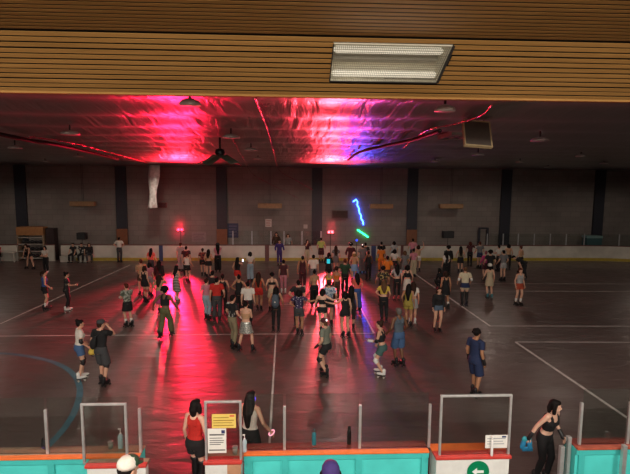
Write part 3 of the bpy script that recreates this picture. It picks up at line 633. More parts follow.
def remesh(mb, name, vox, smooth=2, extra=None, mats=1):
    """one continuous skin over the overlapping pieces of mb; extra = small pieces joined on afterwards"""
    me = mb.mesh('raw'); _tmp.data = me; _tmp.modifiers.clear()
    r_ = _tmp.modifiers.new('r', 'REMESH'); r_.mode = 'VOXEL'; r_.voxel_size = vox; r_.use_smooth_shade = True
    if smooth: s = _tmp.modifiers.new('s', 'SMOOTH'); s.factor = .5; s.iterations = smooth
    dg = bpy.context.evaluated_depsgraph_get(); out = bpy.data.meshes.new_from_object(_tmp.evaluated_get(dg)); _tmp.data = bpy.data.meshes[0] if False else me
    if extra:
        n = len(out.vertices); co = np.empty(n*3, 'f'); out.vertices.foreach_get('co', co); vs = [tuple(v) for v in co.reshape(-1, 3)]
        fs = [tuple(p.vertices) for p in out.polygons]; mi = [0]*len(fs)
        for (e, k) in extra:
            b = len(vs); vs += e.v; fs += [tuple(b+i for i in f) for f in e.f]; mi += [k]*len(e.f)
        bpy.data.meshes.remove(out); out = bpy.data.meshes.new(name); out.from_pydata(vs, [], fs); out.update()
        out.polygons.foreach_set('material_index', mi)
    out.name = name; out.polygons.foreach_set('use_smooth', [True]*len(out.polygons))
    out.materials.clear()
    for k in range(mats): out.materials.append(None)
    return out
def ik(a, c, l1, l2, hint):
    a, c = Vector(a), Vector(c); d = c-a; L_ = d.length; mx = (l1+l2)*.995
    if L_ > mx: c = a+d*(mx/L_); d = c-a; L_ = mx
    t = d.normalized(); x = (l1*l1-l2*l2+L_*L_)/(2*L_); h = math.sqrt(max(0, l1*l1-x*x)); q = Vector(hint); q = (q-t*q.dot(t)).normalized()
    return a+t*x+q*h, c
ARMS = {'d': ((.07, .03, -.50), (.2, -1, 0)), 'b': ((.10, .17, -.42), (.3, -1, 0)), 'h': ((-.02, .03, -.36), (1, -.35, 0)), 'f': ((-.07, .33, -.26), (.3, -.4, -1)), 'u': ((-.07, .17, .10), (.6, .1, -1)), 'o': ((.47, .06, -.08), (0, -.4, -1)),
        'p': ((-.10, .42, .02), (.4, -.1, -1)), 'w': ((.26, .02, -.40), (.3, -1, 0)), 'k': ((.16, -.22, -.44), (.3, -1, .2)), 'x': ((-.24, .20, -.24), (.6, -.3, -1)), 'a': ((.14, .14, .42), (.6, .2, 0)), 'B': ((-.10, -.13, -.40), (1, -.6, 0)), 'K': ((.05, .34, -.46), (.6, 0, .2))}
def skeleton(sex, legs, arms, lean, turn, raise_):
    J = {}; f = sex == 'f'; sw = .166 if f else .186; hw = .095 if f else .09
    z0 = raise_; drop = {'s': 0, 'a': .025, 'w': .03, 'k': .10, 'n': .015}.get(legs, 0); hipz = .895+z0-drop; J['dz'] = z0-drop
    A = {'s': [(-.10, 0, .085), (.10, 0, .085)], 'a': [(-.24, -.02, .085), (.24, .02, .085)], 'w': [(-.11, -.20, .115), (.11, .22, .085)], 'k': [(-.13, -.06, .085), (.13, .10, .085)], 'n': [(-.05, .05, .085), (.13, -.05, .085)]}.get(legs)
    spine0 = Vector((0, 0, hipz))
    kh = [(-.15, 1, 0), (.15, 1, 0)]
    if legs == 'sit': spine0 = Vector((0, 0, .58)); hipz = .58; J['dz'] = hipz-.895; A = [(-.13, .42, .09), (.13, .44, .09)]; kh = [(-.2, .5, 1), (.2, .5, 1)]
    if legs == 'crouch': spine0 = Vector((0, -.12, .42)); hipz = .42; J['dz'] = hipz-.895; A = [(-.14, .06, .17), (.15, .20, .17)]; kh = [(-.5, 1, .6), (.5, 1, .6)]
    if legs == 'bend': A = [(-.30, 0, .17), (.30, 0, .17)]
    J['hip'] = [spine0+Vector((s*hw, 0, 0)) for s in (-1, 1)]
    J['ank'] = []; J['knee'] = []
    for i in (0, 1):
        a = Vector(A[i]); a.z = a.z+z0 if legs in ('s', 'a', 'w', 'k', 'n') else a.z
        k_, a2 = ik(J['hip'][i], a, .415, .40, kh[i]); J['knee'].append(k_); J['ank'].append(a2)
    ln_ = R(lean); dz = J['dz']; piv = spine0
    rot = Matrix.Rotation(-ln_, 3, 'X')
    def U(p): p = Vector(p)+Vector((0, spine0.y, dz)); return piv + rot @ (p-piv)
    J['U'] = U; J['rot'] = rot; J['sh'] = [U((s*sw, 0, 1.385)) for s in (-1, 1)]
    J['elb'] = []; J['wri'] = []
    for i, s in ((0, -1), (1, 1)):
        t, h = ARMS[arms[i]]
        tv = Vector((t[0]*s, t[1], t[2])); hv = Vector((h[0]*s, h[1], h[2]))
        if arms[i] not in 'dwk': tv = rot @ tv; hv = rot @ hv
        e, w = ik(J['sh'][i], J['sh'][i]+tv, .275, .245, hv); J['elb'].append(e); J['wri'].append(w)
    hr = rot @ Matrix.Rotation(-R(turn), 3, 'Z') if legs != 'bend' else rot
    back = Matrix.Rotation(ln_*.6, 3, 'X') if legs != 'bend' else Matrix.Identity(3)   # the head stays more upright than the back
    J['hr'] = Matrix.Rotation(-ln_*.4, 3, 'X') @ Matrix.Rotation(-R(turn), 3, 'Z') if legs != 'bend' else rot
    J['neck'] = U((0, .0, 1.44)); J['head'] = J['neck'] + J['hr'] @ Vector((0, .025, .135))
    J['f'] = f; J['sw'] = sw; J['legs'] = legs
    return J
def torso_prof(f):
    return [(.80, .075, .075, 0), (.85, .150 if f else .14, .105, 0), (.90, .170 if f else .155, .115, -.005), (.96, .162 if f else .152, .105, 0), (1.06, .124 if f else .142, .088, .005), (1.15, .130 if f else .150, .092, .01), (1.24, .148 if f else .158, .108 if f else .105, .015),
            (1.32, .147 if f else .164, .100, .005), (1.385, .140 if f else .158, .078, 0), (1.425, .085, .058, 0), (1.45, .052, .050, 0)]
def tor(J, z0, z1, off, prof=None, n=16, flare=0):
    pr = prof or torso_prof(J['f']); zs = [z0]+[p[0] for p in pr if z0 < p[0] < z1]+[z1]; out = []
    for z in zs:
        rx, ry, oy = pr[0][1:]
        for a, b in zip(pr, pr[1:]):
            if a[0] <= z <= b[0]:
                t = (z-a[0])/(b[0]-a[0]); rx, ry, oy = [a[k]*(1-t)+b[k]*t for k in (1, 2, 3)]; break
        o = off + flare*max(0, (z1-z)/(z1-z0))
        if z < .9 and z0 >= .78: rx, ry = max(rx, .165), max(ry, .112)
        out.append([J['U']((math.cos(2*PI*j/n)*(rx+o), math.sin(2*PI*j/n)*(ry+o)+oy, z)) for j in range(n)])
    return out
def shift(J, raw): return raw
CACHE = {}
def hand(J, i, s, arms, mb, extra):
    w = J['wri'][i]; d = (w-J['elb'][i]).normalized(); side = Vector((0, 1, 0)) if abs(d.y) < .8 else Vector((0, 0, 1))
    side = (side-d*side.dot(d)).normalized(); nrm = d.cross(side)*(s)            # side: thumb direction; nrm: across the palm
    pc = w+d*.085
    mb.tube([w, w+d*.04, w+d*.09], [.026, .036, .034], 8, flat=(nrm, .5))
    inw = nrm*(1 if nrm.x*s < 0 else -1)
    for k, (o, L_) in enumerate(((.027, .068), (.009, .078), (-.009, .073), (-.026, .056))):
        a = w+d*.085+side*o; b = a+d*L_*.5+inw*.010; c = b+d*L_*.42+inw*.03
        extra.append((MB().tube([a, b, c], [.0095, .009, .0075], 6), 0))
    a = w+d*.03+side*.022; extra.append((MB().tube([a, a+side*.03+d*.03+inw*.012, a+side*.034+d*.062+inw*.02], [.012, .0105, .008], 6), 0))
def head_parts(J, mb, extra):
    h, r_ = J['head'], J['hr']
    def H(x, y, z): return h + r_ @ Vector((x, y, z))
    mb.ball(h + r_ @ Vector((0, -.008, .022)), (.074, .092, .098), 16, 12, r_)
    mb.ball(H(0, .022, -.055), (.054, .064, .062), 14, 10, r_)
    mb.tube([H(0, .084, .012), H(0, .102, -.018), H(0, .098, -.03)], [.009, .015, .012], 8)
    for s in (-1, 1):
        mb.ball(H(s*.076, -.004, .0), (.012, .02, .032), 8, 6, r_)
        extra.append((MB().ball(H(s*.03, .079, .014), (.013, .008, .009), 8, 6, r_), 1))
        extra.append((MB().ball(H(s*.031, .084, .034), (.018, .006, .004), 8, 4, r_), 1))
    extra.append((MB().ball(H(0, .083, -.052), (.023, .008, .007), 8, 5, r_), 2))
    mb.tube([J['neck']-r_ @ Vector((0, 0.01, .05)), J['neck'] + r_ @ Vector((0, .005, .03)), H(0, -.005, -.05)], [.054, .05, .05], 12)
def body_mesh(J, key, vox):
    if key in CACHE: return CACHE[key]
    mb = MB(); extra = []; f = J['f']
    mb.rings(tor(J, .80, 1.45, 0))
    if f:
        for s in (-1, 1): mb.ball(J['U']((s*.066, .085, 1.255)), (.058, .05, .055), 10, 8)
    for i, s in ((0, -1), (1, 1)):
        hp, kn, an = J['hip'][i], J['knee'][i], J['ank'][i]; th = .085 if f else .082
        mb.tube([hp+Vector((0, 0, .0)), hp.lerp(kn, .35), hp.lerp(kn, .8), kn, kn.lerp(an, .28)+Vector((0, -.012, 0)), kn.lerp(an, .65), an], [th, th*.95, .062, .055, .058, .044, .037], 12)
        mb.tube([an+Vector((0, -.02, -.03)), an+Vector((0, .06, -.05)), an+Vector((0, .14, -.06))], [.036, .036, .028], 8)
        sh, el, wr = J['sh'][i], J['elb'][i], J['wri'][i]; k = 1 if f else 1.15
        mb.tube([J['U']((s*.09, 0, 1.40)), sh, sh.lerp(el, .4), el, el.lerp(wr, .3), wr], [.055*k, .052*k, .044*k, .037*k, .037*k, .025*k], 10)
        hand(J, i, s, None, mb, extra)
    head_parts(J, mb, extra)
    CACHE[key] = remesh(mb, 'person', vox, 2, extra, 3); return CACHE[key]
def leg_tubes(J, mb, frac, off, wide=0.):
    for i in (0, 1):
        hp, kn, an = J['hip'][i], J['knee'][i], J['ank'][i]; th = (.085 if J['f'] else .082)+off
        if frac <= 1: mb.tube([hp, hp.lerp(kn, frac*.5), hp.lerp(kn, frac)], [th, th*.97+wide*.5, (.085 if frac < .7 else .068)+off+wide], 12, cap=False)
        else:
            e = kn.lerp(an, frac-1); mb.tube([hp, hp.lerp(kn, .4), kn, kn.lerp(e, .5)+Vector((0, -.008, 0)), e], [th, th*.95+wide*.3, .058+off+wide*.6, .054+off+wide*.9, .040+off+wide*1.2], 12, cap=False)
    mb.rings(tor(J, .81, 1.0, off+.007))
def bottom_mesh(J, style):
    mb = MB()
    if style == 'pants': leg_tubes(J, mb, 1.93, .016, .006)
    elif style == 'wide': leg_tubes(J, mb, 1.97, .018, .035)
    elif style == 'leggings': leg_tubes(J, mb, 1.9, .010, 0)
    elif style == 'capri': leg_tubes(J, mb, 1.35, .014, .01)
    elif style == 'shorts': leg_tubes(J, mb, .50, .020, .010)
    elif style == 'hotpants': leg_tubes(J, mb, .30, .016, .0)
    elif style == 'longshorts': leg_tubes(J, mb, .95, .022, .03)
    elif style in ('skirt', 'midi', 'mini'):
        zb = {'skirt': .60, 'midi': .42, 'mini': .70}[style]; rs = []; n = 20; kx = (J['knee'][0]+J['knee'][1])/2; hc = (J['hip'][0]+J['hip'][1])/2
        sp = abs(J['knee'][1].x-J['knee'][0].x)/2+.085
        for t in (0, .12, .3, .65, 1):
            z = 1.0*(1-t)+zb*t; rx = (.155, .178, .192, .205, .222)[(0, .12, .3, .65, 1).index(t)]; rx = max(rx, sp*min(1, t*1.3)); ry = rx*.78
            c = Vector((0, 0, z+J['dz'])) + Vector((kx.x, kx.y, 0))*t*.6
            if t < .3: c = J['U']((0, 0, z))
            rs.append([c+Vector((math.cos(2*PI*j/n)*rx*(1+.03*math.cos(5*2*PI*j/n)*t), math.sin(2*PI*j/n)*ry*(1+.03*math.cos(5*2*PI*j/n)*t), 0)) for j in range(n)])
        rs.reverse(); mb.rings(rs)
    return remesh(mb, {'skirt': 'skirt', 'midi': 'skirt', 'mini': 'skirt', 'shorts': 'shorts', 'hotpants': 'shorts', 'longshorts': 'shorts'}.get(style, 'trousers'), .016, 2)
def sleeve(J, mb, frac, off):
    k = 1 if J['f'] else 1.15
    for i, s in ((0, -1), (1, 1)):
        sh, el, wr = J['sh'][i], J['elb'][i], J['wri'][i]; a = J['U']((s*.09, 0, 1.392))
        if frac <= 1: mb.tube([a, sh, sh.lerp(el, frac)], [.058*k+off, .056*k+off, .05*k+off], 10, cap=False)
        else: mb.tube([a, sh, el, el.lerp(wr, frac-1)], [.058*k+off, .054*k+off, .042*k+off, .034*k+off], 10, cap=False)
def top_mesh(J, style):
    mb = MB()
    if J['f'] and style in ('tee', 'long', 'crop', 'croplong'):
        for s in (-1, 1): mb.ball(J['U']((s*.064, .085, 1.255)), (.07, .062, .066), 10, 8)
        mb.ball(J['U']((0, .085, 1.25)), (.07, .05, .06), 10, 8)
    if style == 'tee': mb.rings(tor(J, .88, 1.425, .018)); sleeve(J, mb, .62, .014)
    elif style == 'long': mb.rings(tor(J, .88, 1.425, .018)); sleeve(J, mb, 1.93, .014)
    elif style == 'crop': mb.rings(tor(J, 1.10, 1.425, .016)); sleeve(J, mb, .55, .014)
    elif style == 'croplong': mb.rings(tor(J, 1.08, 1.425, .016)); sleeve(J, mb, 1.93, .014)
    elif style in ('tank', 'croptank', 'bra', 'tube', 'dress', 'body'):
        z0, z1 = {'tank': (.92, 1.30), 'croptank': (1.08, 1.30), 'bra': (1.17, 1.29), 'tube': (1.10, 1.28), 'dress': (.95, 1.30), 'body': (.90, 1.30)}[style]
        mb.rings(tor(J, z0, z1, .014))
        if J['f']:
            for s in (-1, 1): mb.ball(J['U']((s*.066, .087, 1.255)), (.066, .058, .06), 10, 8)
        if style != 'tube':
            w = .030 if J['f'] else .045
            for s in (-1, 1):
                pts = [J['U'](p) for p in ((s*.085, .105, 1.27), (s*.09, .075, 1.36), (s*.095, .0, 1.435), (s*.085, -.075, 1.37), (s*.07, -.095, 1.28))]
                mb.tube(pts, w if style != 'bra' else .018, 6)
            if style in ('tank', 'body'): mb.rings(tor(J, 1.28, 1.37, .006))
    return remesh(mb, {'dress': 'dress_bodice'}.get(style, 'shirt' if style in ('tee', 'long', 'crop', 'croplong') else 'top'), .015, 2)
def hair_mesh(J, style):
    mb = MB(); h, r_ = J['head'], J['hr']
    def H(x, y, z): return h + r_ @ Vector((x, y, z))
    U = J['U']
    mb.ball(H(0, -.026, .036), (.085, .096, .098), 16, 12, r_)
    mb.ball(H(0, .03, .085), (.066, .06, .045), 12, 8, r_)
    if style == 'short': mb.ball(H(0, -.05, -.02), (.07, .06, .06), 12, 8, r_)
    if style in ('curly', 'afro'):
        k = 1 if style == 'curly' else 1.25
        rr_ = random.Random(5)
        for i in range(26):
            a = rr_.random()*2*PI; e = rr_.random()*1.3-.1; p = Vector((math.cos(a)*math.cos(e)*.085, math.sin(a)*math.cos(e)*.09-.03, math.sin(e)*.09+.04))*k
            if p.y > .055 and p.z < .06: continue
            mb.ball(h + r_ @ p, .038*k, 8, 6)
    if style == 'bob':
        for s in (-1, 1): mb.tube([H(s*.075, -.01, .05), H(s*.09, -.005, -.03), H(s*.088, .0, -.11)], [.04, .042, .036], 10)
        mb.tube([H(0, -.07, .05), H(0, -.085, -.04), H(0, -.08, -.12)], [.07, .085, .07], 12, flat=((0, 1, 0), .6))
    if style in ('long', 'vlong'):
        e = 1.18 if style == 'long' else 1.06
        mb.tube([H(0, -.06, .05), H(0, -.085, -.05), U((0, -.09, 1.40)), U((0, -.115, 1.30)), U((.01, -.11, e))], [.075, .085, .09, .095, .05], 12, flat=((0, 1, 0), .5))
        for s in (-1, 1): mb.tube([H(s*.075, -.02, .04), H(s*.084, -.03, -.06), U((s*.085, -.06, 1.40)), U((s*.075, -.10, 1.30))], [.032, .036, .038, .03], 8)
    if style == 'bun': mb.ball(H(0, -.085, .12), .05, 10, 8); mb.ball(H(0, -.05, -.02), (.06, .055, .055), 10, 8, r_)
    if style == 'buns':
        for s in (-1, 1): mb.ball(H(s*.07, -.05, .12), .042, 10, 8)
        mb.ball(H(0, -.05, -.02), (.06, .055, .055), 10, 8, r_)
    if style == 'pony': mb.tube([H(0, -.10, .07), H(0, -.15, .05), H(0, -.16, -.04), H(0, -.14, -.13)], [.03, .036, .034, .015], 8); mb.ball(H(0, -.05, -.01), (.066, .058, .055), 10, 8, r_)
    return remesh(mb, 'hair', .014, 2)
def cap_mesh(J, style):
    h, r_ = J['head'], J['hr']; mb = MB()
    def H(x, y, z): return h + r_ @ Vector((x, y, z))
    n = 18; rs = []
    prof = [(.094, .105, .045), (.097, .110, .075), (.09, .102, .11), (.065, .075, .138), (.02, .02, .15)]
    if style == 'helmet': prof = [(.105, .122, .03), (.112, .13, .07), (.105, .122, .12), (.075, .09, .155), (.02, .02, .168)]
    if style == 'beanie': prof = [(.094, .106, .02), (.1, .112, .05), (.095, .106, .11), (.07, .08, .155), (.02, .02, .175)]
    if style == 'hat': prof = [(.17, .18, .055), (.17, .18, .063), (.1, .11, .068), (.097, .106, .14), (.02, .02, .155)]
    for (a, b, z) in prof: rs.append([H(math.cos(2*PI*j/n)*a, math.sin(2*PI*j/n)*b-.012, z) for j in range(n)])
    mb.rings(rs)
    if False:
        vs = []
        for dz_ in (0, .008):
            for (x, y, z) in ((-.075, .06, .058), (-.06, .13, .05), (0, .165, .052), (.06, .13, .05), (.075, .06, .058), (0, .07, .07)): vs.append(H(x, y, z+dz_))
        mb.add(vs, [(5, 4, 3, 2, 1, 0), (6, 7, 8, 9, 10, 11)]+[(i, (i+1) % 6, (i+1) % 6+6, i+6) for i in range(6)])
    me = mb.mesh('hat', True); me.materials.append(None); return me
def skate_meshes(J, i, near):
    an = J['ank'][i]; z0 = an.z-.085
    boot = MB().tube([an+Vector((0, -.035, .07)), an+Vector((0, -.03, 0)), an+Vector((0, .0, -.045)), an+Vector((0, .10, -.052)), an+Vector((0, .165, -.056))], [.056, .052, .05, .043, .033], 10)
    boot.ball(an+Vector((0, -.035, -.045)), (.042, .05, .04), 10, 8)
    plate = MB().box((an.x-.03, an.y-.08, z0-.012), (an.x+.03, an.y+.19, z0+.004)).box((an.x-.012, an.y-.06, z0-.05), (an.x+.012, an.y-.02, z0-.01)).box((an.x-.012, an.y+.11, z0-.05), (an.x+.012, an.y+.15, z0-.01))
    wh = []
    for y in (-.04, .13):
        for x in (-.045, .045):
            n = 12; wh.append(MB().rings([[(an.x+x+dx, an.y+y+.03*math.cos(2*PI*j/n), z0-.055+.03*math.sin(2*PI*j/n)) for j in range(n)] for dx in (-.016, .016)]))
    return boot, plate, wh
def person_obj(me, mats_, name, parent=None):
    o = bpy.data.objects.new(name, me); COL.objects.link(o)
    for k, m in enumerate(mats_): o.material_slots[k].link = 'OBJECT'; o.material_slots[k].material = m
    if parent: o.parent = parent
    return o
def cached(key, fn):
    if key not in CACHE: CACHE[key] = fn()
    return CACHE[key]
NPEOPLE = 0
def P(x, y, label, sex='f', face=0, legs='s', arms='dd', lean=2, turn=0, top=('tee', 'black'), bot=('pants', 'black'), hair=('short', 'dark'), hat=None, feet='black', shoe='skate', ex=(), skin='light', H=None, near=0, at=None, group='people at the skating rink', base=0., vox=None):
    global NPEOPLE; NPEOPLE += 1
    raise_ = .085 if shoe == 'skate' else .0
    J = skeleton(sex, legs, arms, lean, turn, raise_)
    tall = (J['head'] + J['hr'] @ Vector((0, 0, .135))).z; nat = 1.70+raise_
    H = H or (1.66 if sex == 'f' else 1.76); sc = H/1.70
    if at is None:
        hx = J['head']*sc; p = on_z(x, y, tall*sc+base); fa = R(face)
        # pixel marks the head, so the feet stand under the pelvis
        wx = hx.x*math.cos(fa)+hx.y*math.sin(fa); wy = -hx.x*math.sin(fa)+hx.y*math.cos(fa)
        p = Vector((p.x-wx, p.y-wy, 0))
    else: p = Vector(at)
    pk = (sex, legs, arms, lean, turn, raise_); vx = vox or (.0095 if near > 1 else .0135)
    body = body_mesh(J, ('body', pk, vx), vx)
    o = person_obj(body, (skinm(skin), EYE, LIP), 'person'); tag(o, label, 'person', group)
    o.location = (p.x, p.y, base); o.rotation_euler = (0, 0, -R(face)); o.scale = (sc,)*3
    if top: person_obj(cached(('top', pk, top[0]), lambda: top_mesh(J, top[0])), (cloth(top[1]),), 'shirt' if top[0] in ('tee', 'long', 'crop', 'croplong') else 'top', o)
    if bot: person_obj(cached(('bot', pk, bot[0]), lambda: bottom_mesh(J, bot[0])), (cloth(bot[1]),), 'skirt' if bot[0] in ('skirt', 'midi', 'mini') else ('shorts' if 'short' in bot[0] or bot[0] == 'hotpants' else 'trousers'), o)
    if hair: person_obj(cached(('hair', pk, hair[0]), lambda: hair_mesh(J, hair[0])), (hairm(hair[1]),), 'hair', o)
    if hat: person_obj(cached(('hat', pk, hat[0]), lambda: cap_mesh(J, hat[0])), (cloth(hat[1]),), {'helmet': 'helmet', 'cap': 'cap', 'beanie': 'beanie', 'hat': 'hat'}[hat[0]], o)
    if hat and hat[0] == 'cap':
        h, r_ = J['head'], J['hr']; vs = []
        for dz_ in (0, .008):
            for (x_, y_, z_) in ((-.075, .06, .058), (-.06, .13, .05), (0, .165, .052), (.06, .13, .05), (.075, .06, .058), (0, .07, .07)): vs.append(h + r_ @ Vector((x_, y_, z_+dz_)))
        bb = MB().add(vs, [(5, 4, 3, 2, 1, 0), (6, 7, 8, 9, 10, 11)]+[(i, (i+1) % 6, (i+1) % 6+6, i+6) for i in range(6)])
        if len(hat) > 2: bb.ball(h + r_ @ Vector((0, .028, .082)), (.094, .08, .07), 14, 8, r_)
        obj('brim', bb, cloth(hat[-1]), o, smooth=True)
    for i in (0, 1):
        bt, pl, wh = skate_meshes(J, i, near)
        if shoe == 'skate':
            if near:
                s = obj('roller_skate', bt, BOOT[feet], o, smooth=True); obj('truck', pl, BOOT['black'], s)
                for w in wh: obj('wheel', w, WHEEL if feet == 'white' else WHEELD, s)
            else:
                mb = MB(); b0 = 0
                for q in (bt, pl, *wh): mb.add(q.v, q.f)
                me = mb.mesh('roller_skate', False); me.materials.append(BOOT[feet]); me.materials.append(WHEEL if feet in ('white',) else WHEELD)
                nb = len(bt.f)+len(pl.f); me.polygons.foreach_set('material_index', [0]*nb+[1]*(len(me.polygons)-nb))
                person_obj(me, (BOOT[feet], WHEEL if feet == 'white' else WHEELD), 'roller_skate', o)
        else:
            sb = MB(); sb.add(bt.v, bt.f); obj('shoe', sb, BOOT[feet], o, smooth=True)
    for e in ex:
        k = e[0]
        if k == 'kneepads':
            for i in (0, 1): kn = J['knee'][i]; an = J['ank'][i]; hp = J['hip'][i]; obj('knee_pad', MB().tube([kn.lerp(hp, .16), kn+Vector((0, .012, 0)), kn.lerp(an, .16)], [.072, .07, .068], 10), BOOT[e[1]], o, smooth=True)
        elif k == 'wrist':
            for i in (0, 1): obj('wrist_guard', MB().tube([J['elb'][i].lerp(J['wri'][i], .6), J['wri'][i], J['wri'][i]+(J['wri'][i]-J['elb'][i]).normalized()*.05], [.042, .038, .044], 8), BOOT[e[1]], o, smooth=True)
        elif k == 'elbow':
            for i in (0, 1): obj('elbow_pad', MB().tube([J['elb'][i].lerp(J['sh'][i], .2), J['elb'][i], J['elb'][i].lerp(J['wri'][i], .2)], [.056, .054, .05], 8), BOOT[e[1]], o, smooth=True)
        elif k == 'stockings':
            for i in (0, 1): kn, an, hp = J['knee'][i], J['ank'][i], J['hip'][i]; obj('knee_sock', MB().tube([kn.lerp(hp, .16), kn, kn.lerp(an, .3), kn.lerp(an, .9)], [.088, .074, .072, .055], 10), BOOT[e[1]], o, smooth=True)
        elif k == 'socks':
            for i in (0, 1): kn, an = J['knee'][i], J['ank'][i]; obj('sock', MB().tube([an.lerp(kn, .42), an.lerp(kn, .1)], [.056, .048], 10), BOOT[e[1]], o, smooth=True)
        elif k == 'waist':
            obj('tied_jacket', MB().rings(tor(J, .78, .99, .035, flare=.02)), cloth(e[1]), o, smooth=True)
        elif k == 'mask':
            h, r_ = J['head'], J['hr']; obj('face_mask', MB().ball(h + r_ @ Vector((0, .05, -.045)), (.055, .052, .045), 10, 8, r_), cloth(e[1]), o, smooth=True)
        elif k == 'headset':
            h, r_ = J['head'], J['hr']; obj('glowing_earpiece', MB().ball(h + r_ @ Vector((.085, -.0, -.01)), (.02, .03, .045), 8, 6, r_), glow('glow_violet', (.12, .06, .9), 2.2), o, smooth=True)
        elif k == 'bangle':
            w, el = J['wri'][1], J['elb'][1]; d = (w-el).normalized(); sd_ = d.orthogonal().normalized(); q = d.cross(sd_)
            obj('glowing_bangle', MB().tube([w+d*.03+sd_*.06*math.cos(a)+q*.06*math.sin(a) for a in np.linspace(0, 2*PI*.96, 18)], .012, 6), glow('glow_pink', (1, .35, .45), 2.), o, smooth=True)
        elif k == 'glowpack':
            obj('glowing_panel', MB().rings(tor(J, 1.14, 1.30, .03, n=16)), glow('glow_cyan', (.05, .75, .8), 1.1), o) if False else obj('glowing_panel', MB().obox(J['U']((.05, -.135, 1.2)), (1, 0, 0), (0, 1, 0), (0, 0, 1), (.10, .012, .13)), glow('glow_cyan', (.04, .6, .7), .9), o, bevel=.01)
        elif k == 'glowlegs':
            for i in (0, 1): kn, an = J['knee'][i], J['ank'][i]; obj('glowing_band', MB().tube([an.lerp(kn, .7), an.lerp(kn, .25)], [.068, .06], 8), glow('glow_green', (.01, .7, .18), .5), o, smooth=True)
        elif k == 'headlight':
            h, r_ = J['head'], J['hr']; obj('glowing_clip', MB().ball(h + r_ @ Vector((-.03, -.10, .10)), .035, 8, 6), glow('glow_white', (.9, .85, .8), 1.5), o, smooth=True)
        elif k == 'backpack':
            t = bpy.data.objects.new('backpack', None); COL.objects.link(t); t.matrix_basis = o.matrix_basis; tag(t, e[2], 'backpack')
            U = J['U']; obj('pack_body', MB().tube([U((0, -.20, 1.02)), U((0, -.21, 1.15)), U((0, -.20, 1.33))], [.14, .155, .12], 12, flat=((0, 1, 0), .55)), cloth(e[1]), t, smooth=True)
            obj('pocket', MB().tube([U((0, -.285, 1.04)), U((0, -.29, 1.14))], [.09, .09], 10, flat=((0, 1, 0), .35)), cloth(e[1]), t, smooth=True)
            obj('emblem', MB().ball(U((0, -.335, 1.15)), (.03, .006, .03), 10, 6), cloth('white'), t)
            for s in (-1, 1): obj('strap', MB().tube([U((s*.10, -.16, 1.33)), U((s*.11, -.03, 1.455)), U((s*.115, .10, 1.36)), U((s*.13, .12, 1.2)), U((s*.13, -.02, 1.08)), U((s*.1, -.16, 1.05))], .018, 6), cloth(e[1]), t, smooth=True)
        elif k == 'crossbag':
            t = bpy.data.objects.new('crossbody_bag', None); COL.objects.link(t); t.matrix_basis = o.matrix_basis; tag(t, e[2], 'bag')
            U = J['U']; obj('pouch', MB().tube([U((-.10, -.175, 1.02)), U((-.08, -.175, 1.16)), U((-.04, -.165, 1.26))], [.085, .09, .05], 10, flat=((0, 1, 0), .55)), cloth(e[1]), t, smooth=True)
            obj('strap', MB().tube([U((-.04, -.16, 1.26)), U((.10, -.06, 1.45)), U((.06, .12, 1.35)), U((-.12, .14, 1.15)), U((-.19, .0, 1.03)), U((-.10, -.15, 1.02))], .016, 6), cloth(e[1]), t, smooth=True)
    o_info = {'o': o, 'J': J, 'M': Matrix.Translation(o.location) @ o.rotation_euler.to_matrix().to_4x4() @ Matrix.Diagonal((sc, sc, sc, 1)), 'sc': sc}
    return o_info
def wpos(info, v): return info['M'] @ Vector(v)
# ------------------------------------------------------------------ who stands where (pixel of the head top, then looks)
D, HO, BE = 'dark', 'd', 'b'
# -- nearest skaters on open floor
g1 = P(80, 319.5, 'person in white tee, denim shorts and white skates holding a yellow helmet', face=55, top=('tee', 'white'), bot=('shorts', 'jeans'), hair=('bun', D), feet='white', arms='bb', ex=(('kneepads', 'black'), ('elbow', 'black')), near=1, legs='n', lean=3)
g2 = P(101, 319.5, 'person in black tee and grey shorts with a bag across the back', 'm', 20, top=('tee', 'black'), bot=('longshorts', 'dgrey'), hair=('short', 'brown'), hat=('cap', 'dgrey'), arms='bu', turn=25, near=1, legs='n', ex=(('kneepads', 'black'), ('crossbag', 'black', 'black crossbody bag on the back of the person in grey shorts')))
P(324, 318.5, 'person in sage tee, black shorts and red cap seen from the side', 'm', -60, top=('tee', 'sage'), bot=('shorts', 'black'), hair=('short', 'lbrown'), hat=('cap', 'maroon'), arms='bb', near=1, legs='k', lean=6, ex=(('kneepads', 'black'), ('headlight',), ('wrist', 'black')), H=1.7)
P(379.5, 320.5, 'person in black croptop, teal shorts and white skates in profile', face=-65, top=('croptank', 'black'), bot=('shorts', 'teal'), hair=('bun', 'brown'), feet='white', arms='fb', near=1, legs='k', lean=8, ex=(('kneepads', 'white'), ('elbow', 'black'), ('wrist', 'white')))
P(398.5, 307.5, 'grey haired person in dark top and blue denim shorts', 'm', -25, top=('tank', 'slate'), bot=('longshorts', 'jeans'), hair=('short', 'greyh'), skin='brown', arms='bb', near=1, legs='n', lean=3)
P(477.5, 328.5, 'person in blue tee and blue shorts standing alone on dark floor', 'm', 62, top=('tee', 'navy'), bot=('longshorts', 'navy'), hair=('curly', D), skin='tan', near=1, arms='dd', legs='n', ex=(('wrist', 'black'),), H=1.74)
P(439.5, 287, 'person in black long sleeves and denim hotpants standing beside the diagonal line', face=175, top=('long', 'black'), bot=('hotpants', 'denim'), hair=('long', 'brown'), near=1, arms='dd', legs='n')
P(409, 283.5, 'dark haired person in olive yellow playsuit with white scarf friend behind', face=25, top=('tank', 'mustard'), bot=('shorts', 'mustard'), hair=('vlong', D), near=1, arms='bd', legs='n', skin='tan')
P(413.5, 281, 'person with a white scarf hidden behind the olive yellow playsuit', face=10, top=('crop', 'white'), bot=('skirt', 'lgrey'), hair=('long', 'brown'), feet='white')
